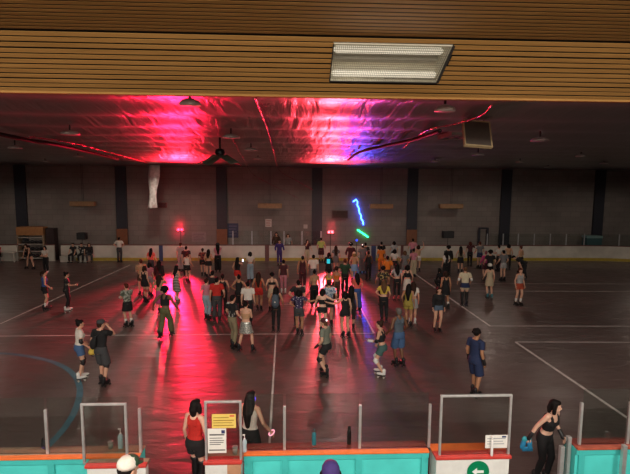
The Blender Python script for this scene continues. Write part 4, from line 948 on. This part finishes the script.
P(345, 291, 'person in black playsuit reaching one arm toward a bare backed neighbour', face=-15, top=('tank', 'black'), bot=('hotpants', 'black'), hair=('bob', D), near=1, arms='od', legs='n')
P(351.5, 285, 'long haired person in black behind the reaching black playsuit', face=10, top=('tank', 'offblack'), bot=('capri', 'offblack'), hair=('vlong', D), arms='dd')
P(322.5, 288, 'bare backed person in black tube top and black shorts', face=5, top=('tube', 'black'), bot=('hotpants', 'black'), hair=('bob', D), near=1, arms='bo', skin='pale', legs='n')
P(329, 280, 'person in pale blue patterned shirt and red cap', 'm', 0, top=('tee', 'lfloral'), bot=('shorts', 'dgrey'), hair=('short', 'brown'), hat=('cap', 'maroon'), arms='bb')
P(299, 289, 'person in white dotted purple shirt and grey shorts reaching aside', face=10, top=('tee', 'dots'), bot=('shorts', 'dgrey'), hair=('bob', D), near=1, arms='ho', legs='n', skin='tan')
P(298.5, 279.5, 'person in plain black tee just behind the dotted purple shirt', 'm', 5, top=('tee', 'offblack'), bot=('pants', 'black'), hair=('short', D), arms='hd')
bp = P(276, 286, 'long haired person in black leggings wearing a grey backpack', face=5, top=('tank', 'offblack'), bot=('leggings', 'black'), hair=('long', D), near=1, legs='s', arms='bb', skin='tan', ex=(('backpack', 'slate', 'grey backpack on the back of the person in black leggings'), ('socks', 'white')))
P(246, 300.5, 'person in silver sequin skirt standing with legs apart', face=15, top=('tube', 'tan'), bot=('skirt', 'sequin'), hair=('bun', D), near=1, legs='a', arms='ff', skin='light')
P(233, 294.5, 'person in black and white vest and beige trousers turned to the sequin skirt', 'm', 45, top=('tee', 'vest'), bot=('pants', 'khaki'), hair=('short', D), near=1, arms='bb', legs='n', ex=(('wrist', 'white'),))
P(126, 283, 'person in grey floral shirt and black skirt on the red lit floor, apart', 'm', -50, top=('tee', 'camo'), bot=('skirt', 'black'), hair=('short', 'redh'), near=1, arms='ff', legs='n', lean=3, ex=(('wrist', 'white'), ('socks', 'white')), H=1.66)
P(165, 287, 'person in olive trousers and dark top striding over red floor', 'm', 10, top=('croptank', 'black'), bot=('wide', 'olive'), hair=('afro', D), near=1, arms='ww', legs='w', skin='brown', H=1.78)
P(66.5, 272, 'person in black patterned tee, black leggings and white shoes, alone', face=60, top=('tee', 'dark_print'), bot=('leggings', 'black'), hair=('bun', D), feet='white', near=1, arms='df', legs='n')
P(44.5, 270, 'person in blue tank and black shorts beside the white floor line', face=55, top=('tank', 'blue'), bot=('shorts', 'black'), hair=('pony', 'brown'), near=1, arms='db', legs='n', ex=(('socks', 'white'),), H=1.7)
# -- middle crowd, left to right
P(144.5, 265.5, 'person in short black dress on the red floor near the striding skater', face=25, top=('dress', 'black'), bot=('mini', 'black'), hair=('bob', 'brown'), arms='bd', near=1, ex=(('kneepads', 'pink'),), legs='n')
P(149.5, 262, 'dark haired person in white and pink top behind the black dress', face=20, top=('tee', 'pink'), bot=('shorts', 'lgrey'), hair=('bob', D), arms='bd', legs='n')
P(140.5, 259, 'pale shirted person holding an arm out behind the black dress', 'm', -40, top=('tee', 'tan'), bot=('shorts', 'brown'), hair=('short', 'redh'), arms='fb')
P(159, 260, 'black haired person in black between pink top and striped dress', face=0, top=('long', 'black'), bot=('pants', 'offblack'), hair=('long', D), arms='dd')
P(159.5, 274, 'person in tan top and bright pink skirt raising an arm', face=15, top=('tee', 'tan'), bot=('midi', 'hotpink'), hair=('long', 'brown'), arms='bu', legs='n')
P(151, 248, 'person in coral pink top before the blue board joint', face=10, top=('tee', 'coral'), bot=('pants', 'dgrey'), hair=('long', D), arms='bb')
P(176.5, 265, 'person in black and white striped dress with white skates', face=30, top=('dress', 'stripe'), bot=('midi', 'stripe'), hair=('long', D), feet='white', near=1, arms='bf', legs='n', lean=5)
P(180.5, 242.5, 'tall person in pale grey jumpsuit under the lone red light', face=10, top=('tee', 'lgrey'), bot=('wide', 'lgrey'), hair=('short', 'redh'), arms='dd', H=1.78)
P(187, 252.5, 'person in white top and dark shorts beside the grey jumpsuit', face=15, top=('tank', 'white'), bot=('shorts', 'black'), hair=('pony', 'redh'), arms='bb', legs='n')
P(186, 246, 'dark clothed person half hidden behind the white top', 'm', 0, top=('tee', 'maroon'), bot=('pants', 'black'), hair=('short', D))
P(202.5, 248, 'person in red and dark patterned top with bare arms', face=-10, top=('tee', 'multi'), bot=('shorts', 'black'), hair=('pony', 'brown'), arms='bb', legs='n', skin='light')
P(208.5, 249, 'person in tan croptop and black skirt near the bearded hat wearer', face=10, top=('croptank', 'tan'), bot=('mini', 'black'), hair=('long', D), arms='bb')
P(217.5, 243, 'tall person in pink top, black trousers and wide black hat', face=-15, top=('tee', 'pink'), bot=('wide', 'black'), hair=('vlong', D), hat=('hat', 'black'), arms='fu', H=1.8)
ph = P(237.5, 257, 'person with long black hair and red shorts holding up a phone', face=20, top=('tank', 'black'), bot=('shorts', 'red'), hair=('vlong', D), arms='bp', legs='n')
P(250, 251.5, 'dark haired person in white croptop and pale jeans by the boards', face=-25, top=('crop', 'white'), bot=('wide', 'ljeans'), hair=('bob', D), arms='fb')
P(206.5, 278, 'person in pale pink top and light blue jeans', face=20, top=('tee', 'pink'), bot=('pants', 'ljeans'), hair=('short', 'brown'), arms='bf', near=1, legs='n', skin='pale')
P(216.5, 277, 'broad person in bright red tee and grey trousers', 'm', -5, top=('tee', 'red'), bot=('pants', 'dgrey'), hair=('short', D), arms='db', near=1, legs='s')
P(222.5, 274, 'person in black tank peeking from behind the red tee', face=-10, top=('tank', 'black'), bot=('pants', 'black'), hair=('pony', D), arms='bb')
P(212.5, 270.3, 'dark head person between the pink top and the red tee', 'm', 0, top=('tee', 'offblack'), bot=('pants', 'black'), hair=('short', D))
P(239, 274.5, 'person in black halter and trousers with elbows out', face=5, top=('body', 'black'), bot=('wide', 'black'), hair=('bun', D), arms='hh', skin='tan', legs='s')
P(248, 281, 'person in white tee and black trousers behind the sequin skirt', 'm', 5, top=('tee', 'white'), bot=('pants', 'black'), hair=('short', D), near=1, arms='dd', H=1.72)
P(258.5, 272, 'long haired person in red orange shorts and dark skates', face=5, top=('tank', 'rust'), bot=('shorts', 'red'), hair=('vlong', 'brown'), arms='bb', legs='n', skin='tan')
P(272, 272.5, 'person in black bandeau and beige skirt beside the backpack', face=0, top=('bra', 'black'), bot=('skirt', 'beige'), hair=('curly', D), arms='bb', skin='light')
P(283.5, 259.5, 'person in maroon tee and pinkish leggings in open floor', face=0, top=('tee', 'maroon'), bot=('leggings', 'pink'), hair=('short', D), feet='white', arms='dd', legs='s')
P(302.7, 255.5, 'person in maroon tank and dark trousers beside the white tee', 'm', 5, top=('tank', 'maroon'), bot=('pants', 'maroon'), hair=('short', D), arms='dd', legs='s', feet='white', skin='tan')
P(313.5, 254.5, 'person in white tee with dark hair beside the maroon tank', 'm', -5, top=('tee', 'white'), bot=('pants', 'grey'), hair=('short', D), arms='bd')
P(314.5, 269.5, 'person with bare tan back and high waisted black trousers', face=0, top=('bra', 'tan'), bot=('wide', 'black'), hair=('bun', D), near=1, arms='dd', skin='tan', legs='s')
P(329, 269, 'person in pale yellow top in front of the pink floor streak', face=5, top=('croptank', 'yellow'), bot=('shorts', 'dgrey'), hair=('curly', D), arms='bb', skin='tan')
P(336.5, 266.5, 'bare shouldered person in bright orange top and brown trousers', face=10, top=('tube', 'orange'), bot=('pants', 'brown'), hair=('curly', 'brown'), arms='bb', skin='tan')
P(329, 252.3, 'person in black top carrying a glowing cyan panel', face=30, top=('long', 'black'), bot=('skirt', 'black'), hair=('bob', D), arms='bf', ex=(('glowpack',),))
P(345, 258.5, 'person in dark green tee with dark red hair', 'm', 0, top=('tee', 'green'), bot=('pants', 'black'), hair=('short', 'redh'), arms='bb', H=1.78)
P(354.3, 252, 'pale capped person in tan top and light blue skirt', face=10, top=('tank', 'tan'), bot=('skirt', 'lblue'), hair=('bob', 'blond'), hat=('cap', 'cream'), arms='bb')
P(362.5, 244, 'tall person in grey jumpsuit with a bright hair clip', 'm', -10, top=('tee', 'grey'), bot=('wide', 'grey'), hair=('short', D), arms='bb', ex=(('headlight',),), H=1.8)
P(365.5, 242.5, 'dark haired person peeping over the grey jumpsuit shoulder', 'm', 0, top=('tee', 'offblack'), bot=('pants', 'black'), hair=('short', D))
P(368.5, 251, 'person in black with green glowing bands on the shins', face=-10, top=('tank', 'black'), bot=('pants', 'black'), hair=('bun', D), arms='bb', ex=(('glowlegs',),), skin='brown')
P(351, 243, 'person in dark maroon coat by the second red light', 'm', 10, top=('long', 'maroon'), bot=('pants', 'maroon'), hair=('afro', D), arms='bb', ex=(('headlight',),), H=1.78)
P(336, 245.5, 'long haired person in grey top under the second red light', face=5, top=('tee', 'grey'), bot=('skirt', 'grey'), hair=('vlong', 'brown'), arms='bb')
P(357, 272.5, 'person in coral top and blue jeans with white side stripe', face=-15, top=('tee', 'coral'), bot=('wide', 'blue'), hair=('long', D), near=1, arms='fb', legs='n', skin='light')
P(381.3, 246, 'tall person in orange shirt before the white boards', face=5, top=('tee', 'orange'), bot=('pants', 'orange'), hair=('bun', D), arms='bb', skin='tan')
P(381.5, 241.5, 'dark head person standing behind the tall orange shirt', 'm', 0, top=('tee', 'offblack'), bot=('pants', 'black'), hair=('short', D))
P(387.5, 255.5, 'shorter person in orange top with short hair', 'm', 0, top=('tee', 'orange'), bot=('shorts', 'brown'), hair=('short', D), arms='db', skin='tan')
P(394.2, 241, 'dark haired person in grey top beyond the black bag carrier', face=0, top=('tee', 'lgrey'), bot=('pants', 'dgrey'), hair=('bob', D), arms='bb')
P(394.7, 249, 'person in white top and black skirt with dark bob', face=10, top=('crop', 'white'), bot=('mini', 'black'), hair=('bob', D), arms='bb')
P(405, 250.5, 'light brown haired person in grey between two darker skaters', face=0, top=('tee', 'grey'), bot=('pants', 'grey'), hair=('bob', 'lbrown'), arms='bb')
P(413, 238.5, 'tall person in pinkish shirt below the orange padded pilaster', 'm', 5, top=('tee', 'pink'), bot=('pants', 'dgrey'), hair=('short', D), arms='bb', H=1.78)
P(413.7, 248.5, 'dark haired person in pink top and beige trousers', face=-10, top=('tee', 'pink'), bot=('wide', 'beige'), hair=('bun', D), arms='bd', skin='tan')
P(418.5, 245, 'person raising a pale arm beside the beige trousers', face=20, top=('tank', 'tan'), bot=('shorts', 'white'), hair=('bob', 'brown'), arms='ba')
P(383, 266, 'person in black floral shirt and dark trousers', 'm', 0, top=('tee', 'floral'), bot=('pants', 'black'), hair=('curly', D), arms='bb', skin='tan')
P(397.2, 263.5, 'person in grey tee, black trousers and pink skates', face=0, top=('crop', 'lgrey'), bot=('leggings', 'black'), hair=('long', D), feet='pink', arms='hd', near=1, legs='s', H=1.72)
P(407.6, 264.6, 'person in black croptop and white skirt next to grey tee', face=10, top=('croptank', 'black'), bot=('midi', 'white'), hair=('bob', D), arms='bb', skin='light')
P(384, 279.5, 'person in yellow top and tapered black trousers', face=5, top=('crop', 'yellow'), bot=('pants', 'black'), hair=('long', 'lbrown'), near=1, arms='hb', legs='n', skin='light')
# -- right part of the crowd
P(446, 251, 'person in white tee and black trousers with a black shoulder bag', face=-20, top=('tee', 'white'), bot=('wide', 'black'), hair=('long', D), arms='db', ex=(('crossbag', 'black', 'black shoulder bag on the person in white tee by the loudspeaker'),))
P(448.5, 246, 'person in black directly before the loudspeaker stand', 'm', 0, top=('long', 'black'), bot=('pants', 'black'), hair=('afro', D))
P(439.5, 268, 'person in black crouching low beside the black dress', face=-30, legs='crouch', lean=25, top=('long', 'black'), bot=('pants', 'black'), hair=('bob', D), arms='KK')
P(446, 271, 'person with bare tan shoulders in a black slip dress', face=0, top=('dress', 'black'), bot=('skirt', 'black'), hair=('bob', 'brown'), near=1, arms='dd', skin='tan', legs='n', ex=(('socks', 'white'),))
P(465.5, 266.5, 'person in white tee with blue jacket tied round the waist', 'm', 5, top=('tee', 'cream'), bot=('shorts', 'beige'), hair=('short', 'lbrown'), near=1, arms='bb', legs='s', ex=(('waist', 'navy'), ('elbow', 'white'), ('stockings', 'black')), H=1.76)
P(490, 264, 'person in white helmet and beige dress', face=5, top=('dress', 'beige'), bot=('skirt', 'beige'), hair=('bob', D), hat=('helmet', 'white'), near=1, arms='bd', legs='n', feet='teal')
P(521, 268, 'person in grey tank and red shorts facing the viewer', face=170, top=('tank', 'lgrey'), bot=('shorts', 'rust'), hair=('pony', 'redh'), near=1, arms='dd', legs='n', H=1.7, ex=(('socks', 'white'),))
P(461, 246, 'long haired person in dark skirt by the loudspeaker', face=15, top=('tank', 'khaki'), bot=('skirt', 'black'), hair=('vlong', D), arms='bb')
P(470.5, 241.5, 'person with arms round a friend before the dark door frame', face=10, top=('tee', 'maroon'), bot=('pants', 'black'), hair=('bob', 'redh'), arms='bo')
P(480, 241.5, 'pale shirted person embraced under the dark door frame', 'm', -10, top=('tee', 'grey'), bot=('shorts', 'navy'), hair=('short', 'redh'), arms='bb')
P(486, 251, 'person in pink top among the dark end skaters', face=0, top=('long', 'hotpink'), bot=('skirt', 'maroon'), hair=('bun', 'pinkh'), arms='bb')
P(490.5, 250.5, 'black haired person in black beside the pink top', 'm', 10, top=('tee', 'black'), bot=('pants', 'black'), hair=('afro', D), arms='bb')
P(499, 245, 'person in white croptop and dark trousers near the glass panes', face=-20, top=('crop', 'white'), bot=('pants', 'black'), hair=('short', D), arms='fb')
P(509, 244, 'person in pale tank gripping hips at the boards', face=15, top=('tank', 'tan'), bot=('pants', 'black'), hair=('bob', D), arms='hb')
P(503.7, 250, 'person in grey top and light shorts with bare legs', 'm', -10, top=('tee', 'grey'), bot=('shorts', 'lgrey'), hair=('short', D), arms='bb')
P(514, 256.5, 'person in black bending forward toward the light shorts', 'm', -75, legs='bend', lean=62, top=('tee', 'black'), bot=('pants', 'black'), hair=('short', D), arms='KK')
P(521, 246, 'person in pale top at the end of the crowd by the boards', face=-30, top=('tank', 'tan'), bot=('pants', 'black'), hair=('bun', 'redh'), arms='bb')
# -- people along the far boards
P(119, 237, 'person in white tee with hands on hips at the far boards', 'm', 0, top=('tee', 'white'), bot=('pants', 'dgrey'), hair=('short', D), arms='hh', H=1.72)
P(279.5, 239.5, 'person in purple suit standing against the white boards', 'm', 170, top=('long', 'purple'), bot=('pants', 'purple'), hair=('short', D), arms='bb', H=1.72)
P(307.5, 239.5, 'person in dark top and beige trousers at the far boards', 'm', 150, top=('tee', 'maroon'), bot=('pants', 'beige'), hair=('bob', 'brown'), arms='bu', H=1.66)
P(321.3, 237.5, 'person in lime green tee at the far boards', 'm', 10, top=('tee', 'lime'), bot=('longshorts', 'maroon'), hair=('short', D), arms='bb', H=1.74)
for x, l, sx, tp, hr, ym in ((276.5, 'dark dressed person behind the boards next to the purple suit', 'f', ('long', 'brown'), ('long', D), 232.5), (288, 'pale dressed person behind the glass beyond the purple suit', 'f', ('tee', 'lgrey'), ('bob', 'lbrown'), 234)):
    p = on_y(x, 245, YB+1.2); P(0, 0, l, sx, 180, top=tp, bot=('pants', 'dgrey'), hair=hr, arms='bb', at=(p.x, p.y, 0), shoe='shoe', H=(on_y(x, ym, YB+1.2).z+.02))
for x, l, sx, tp, bt, hr, fc, ar, dz_ in ((74.5, 'person in black seated on the bench end near the cabinet', 'm', ('tee', 'offblack'), ('pants', 'black'), ('short', D), 195, 'KK', 0), (82.3, 'person in black and white tee seated in the middle of the bench', 'm', ('tee', 'vest'), ('pants', 'black'), ('short', D), 175, 'KB', 0), (89.3, 'person in dark jacket seated at the bench end toward the boards', 'f', ('long', 'offblack'), ('pants', 'dgrey'), ('bob', 'brown'), 160, 'KK', 0)):
    p = on_y(x, 250, Yb2); P(0, 0, l, sx, fc, 'sit', ar, 12, 0, tp, bt, hr, shoe='shoe', at=(p.x, Yb2, 0), group='group seated on the white bench', H=1.7)
P(25.5, 244, 'bare armed person bending with legs wide before the wooden rack', 'f', 200, legs='bend', lean=22, top=('tank', 'brown'), bot=('hotpants', 'black'), hair=('bob', 'brown'), arms='KK', skin='light')
P(44.5, 246, 'person in white top and black trousers in front of the dark cabinet', 'f', 190, top=('crop', 'white'), bot=('pants', 'black'), hair=('bob', D), arms='ff', shoe='shoe', feet='white')
p = on_y(0.5, 250, YB-.75); st_ = P(0, 0, 'person in red tee seated beside the white topped low table', 'm', 190, 'sit', 'KK', 8, 0, ('tee', 'red'), ('pants', 'black'), ('short', D), shoe='shoe', at=(p.x-.15, YB-.75, 0), H=1.7)
t = thing('stool', 'small stool under the person in the red tee', 'stool', (p.x-.15, YB-.75, 0))
obj('seat', MB().lathe([(.17, .42), (.18, .435), (.17, .45)]), STEEL, t)
for k in range(3): obj('leg', MB().tube([(.05*math.cos(k*2.1), .05*math.sin(k*2.1), .42), (.15*math.cos(k*2.1), .15*math.sin(k*2.1), .01)], .014, 6), STEEL, t)
# -- nearest people by the gates
P(195.8, 399, 'person in red tank and black shorts standing in the gate gap', face=28, legs='n', arms='db', top=('tank', 'red'), bot=('shorts', 'black'), hair=('bob', D), near=2, skin='pale', ex=(('stockings', 'black'),), H=1.66)
P(251, 390.5, 'person in cream croptop with long black hair and a glowing bangle', face=25, legs='n', arms='dw', turn=10, top=('tank', 'white'), bot=('wide', 'black'), hair=('vlong', D), near=2, skin='light', ex=(('headset',), ('bangle',)), H=1.66)
g9 = P(556, 399.5, 'person in black sports bra and leggings carrying blue gloves', face=150, legs='n', arms='bk', lean=14, turn=-25, top=('croptank', 'black'), bot=('leggings', 'black'), hair=('bob', D), near=2, skin='pale', ex=(('wrist', 'black'),), H=1.64)
# spectators on the step below the viewer
P(118, 458, 'spectator in grey and dark green cap at the gate counter', 'm', 40, top=('tee', 'white'), bot=('pants', 'dgrey'), hair=('short', D), hat=('cap', 'white', 'green'), at=(on_z(118, 457, 2.78).x, on_z(118, 457, 2.78).y, 1.0), base=1.0, shoe='shoe', near=2, H=1.72, lean=8)
P(331, 463, 'spectator in purple beanie seen over the turquoise boards', 'f', 0, top=('long', 'purple'), bot=('pants', 'black'), hair=('bob', D), hat=('beanie', 'purple'), at=(on_z(331, 464, 2.68).x, on_z(331, 464, 2.68).y, 1.0), base=1.0, shoe='shoe', near=2, H=1.64)
# held things
def helmet_prop(label, p, m):
    t = thing('helmet', label, 'helmet', p); obj('shell', MB().lathe([(.10, -.05), (.115, 0), (.10, .06), (.06, .1), (.005, .115)]), m, t, smooth=True); obj('strap', MB().tube([(-.09, 0, -.04), (-.03, .02, -.13), (.03, .02, -.13), (.09, 0, -.04)], .01, 6), BOOT['black'], t)
w = wpos(g1, g1['J']['wri'][1]); helmet_prop('yellow helmet held by the person in white skates and denim shorts', (w.x+.15, w.y-.05, w.z-.14), cloth('yellow'))
w = wpos(ph, ph['J']['wri'][1]+Vector((.0, .12, .06))); t = thing('phone', 'bright phone held up by the person with red shorts', 'phone', w); obj('phone_body', MB().box((-.04, -.005, -.08), (.04, .006, .08)), BOOT['black'], t); obj('screen', MB().box((-.036, -.008, -.074), (.036, -.0055, .074)), glow('phone_screen', (.8, .85, 1), 2.2), t)
J9 = g9['J']; w = wpos(g9, J9['wri'][1]+(J9['wri'][1]-J9['elb'][1]).normalized()*.12)
t = thing('pair_of_gloves', 'bright blue padded gloves dangling from the hand of the person in black', 'gloves', w); t.scale = (.85,)*3; BG = mat('bright_blue_fabric', (.02, .22, .42), .6, noise=.3, scale=14)
for s in (-1, 1):
    mb = MB().tube([(s*.05, 0, .04), (s*.07, 0, -.05), (s*.085, .01, -.14)], [.045, .06, .05], 10, flat=((0, 1, 0), .6))
    for k in range(4): mb.tube([(s*.05+.03*k-.01, .01, -.14), (s*.05+.034*k-.01, .02, -.2), (s*.05+.034*k, .03, -.235)], [.02, .019, .014], 6)
    g = obj('glove', mb, BG, t, smooth=True); obj('cuff', MB().tube([(s*.045, 0, .03), (s*.048, 0, .07)], [.06, .062], 10, flat=((0, 1, 0), .6)), mat('teal_cuff', (.03, .3, .36), .6), g, smooth=True)
bpy.data.objects.remove(_tmp)

# ================================================================== LIGHT
RED_ = (1, .008, .05); RED_C = (1, .012, .036); PNK = (1, .045, .07)
spot('red_beam_floor', LA, (LA.x+2.2, 5, 0), 30000, RED_, 44, 1., .6)
spot('red_beam_ceiling', LA, (LA.x+2.8, 27, 7), 1900, RED_C, 92, 1., .2); spot('red_beam_ceiling', LA, (LA.x+1.2, 28.5, 7), 13000, RED_C, 48, 1., .2)
spot('pink_beam_floor', LB, (LB.x-.2, 5, 0), 20000, PNK, 44, 1., .6)
spot('pink_beam_ceiling', LB, (LB.x+.3, 25, 7), 1300, PNK, 80, 1., .2); spot('pink_beam_ceiling', LB, (LB.x, 28.5, 7), 11000, PNK, 44, 1., .2)
LC = stage_light('small blue stage light between the green dash and the crowd', 356.5, 240, YLs, (.05, .08, 1), 1.6, 1); spot('blue_beam', LC, (LC.x+.9, 22, 7), 900, (.06, .06, 1), 46, .9); q = on_z(353, 318); spot('blue_reflection_beam', LC, (q.x, q.y, 0), 1800, (.05, .06, 1), 8, .9)  # added blue lamp, there to throw the blue reflection on the floor
light('red_spill', 'POINT', LA+Vector((0, .35, .1)), 45, RED_, shadow_soft_size=.1); light('pink_spill', 'POINT', LB+Vector((0, .35, .1)), 32, PNK, shadow_soft_size=.1)
def haze(label, c, r, dens):
    m = bpy.data.materials.new('stage_haze'); m.use_nodes = True; nt = m.node_tree; nt.nodes.clear(); L = nt.links.new
    o = nt.nodes.new('ShaderNodeOutputMaterial'); v = nt.nodes.new('ShaderNodeVolumeScatter'); tc = nt.nodes.new('ShaderNodeTexCoord'); ln_ = nt.nodes.new('ShaderNodeVectorMath'); ln_.operation = 'LENGTH'
    mr = nt.nodes.new('ShaderNodeMapRange'); mr.inputs['From Min'].default_value = r; mr.inputs['From Max'].default_value = 0; mr.inputs['To Max'].default_value = dens; pw = nt.nodes.new('ShaderNodeMath'); pw.operation = 'POWER'; pw.inputs[1].default_value = 3.; mr.inputs['To Max'].default_value = dens**(1/3)
    L(tc.outputs['Object'], ln_.inputs[0]); L(ln_.outputs['Value'], mr.inputs['Value']); L(mr.outputs['Result'], pw.inputs[0]); L(pw.outputs[0], v.inputs['Density']); L(v.outputs[0], o.inputs['Volume'])
    h = obj('haze', MB().ball((0, 0, 0), r, 24, 16), m, smooth=True, loc=c); h['kind'] = 'stuff'; h['label'] = label; h['category'] = 'haze'
haze('thin red lit haze round the lone red stage light', LA, 2.2, .05); haze('thin pink lit haze round the second red stage light', LB, 2.2, .05)
# house lighting, burning low
WARM = (1, .84, .70)
for x in (-20, -9, 2, 13, 24):
    for y, e in ((13, 60), (22, 60), (30.5, 95)):
        o = light('house_light', 'SPOT', (x, y, 6.55), e*3.*{-20: .7, 13: .62, 24: .42}.get(x, 1.), WARM, shadow_soft_size=.25, spot_size=R(165), spot_blend=.4)
# stand lighting: the caged trough, unseen lamps behind the viewer, added fills
def area(name, loc, tgt, e, sx, sy, col=(1, .93, .82)):
    o = light(name, 'AREA', loc, e, col, shape='RECTANGLE', size=sx, size_y=sy); aim(o, tgt); return o
area('trough_tubes', E+sd*((fs0+fs1)/2)+Vector(((fx0+fx1)/2, 0, 0))-sn*.05, E+sd*((fs0+fs1)/2)+Vector(((fx0+fx1)/2, 0, 0))-sn*2, 25, 1.2, .35)
for x in (-7, 0, 7): area('unseen_lobby_light', (x, -.5, 6.9), (x, 4.2, 0.0), 500, 1.6, .5)
for x in (-9, -3, 3, 9): spot('rink_front_fill', Vector((x, 0, 6.4)), (x*1.1, 13, 1.), 900, (1, .9, .8), 62, .8, .3)  # added fill spots, brighten the skaters from the viewer's side
for x in (-6, 0, 6): area('soffit_fill', (x, -1.5, 4.2), (x, 4.6, 7.1), 27, 1.5, .6, (1, .82, .58))  # added fill from below, brightens the slats like bounced light
w = bpy.data.worlds.new('dim_hall'); S.world = w; w.use_nodes = True
w.node_tree.nodes['Background'].inputs[0].default_value = (.02, .016, .014, 1); w.node_tree.nodes['Background'].inputs[1].default_value = 1.
S.view_settings.view_transform = 'Standard'; S.view_settings.look = 'None'; S.view_settings.exposure = 0; S.view_settings.gamma = 1; S.view_settings.use_curve_mapping = False
S.cycles.use_denoising = True; S.cycles.max_bounces = 8; S.cycles.transparent_max_bounces = 16; S.cycles.sample_clamp_indirect = 8
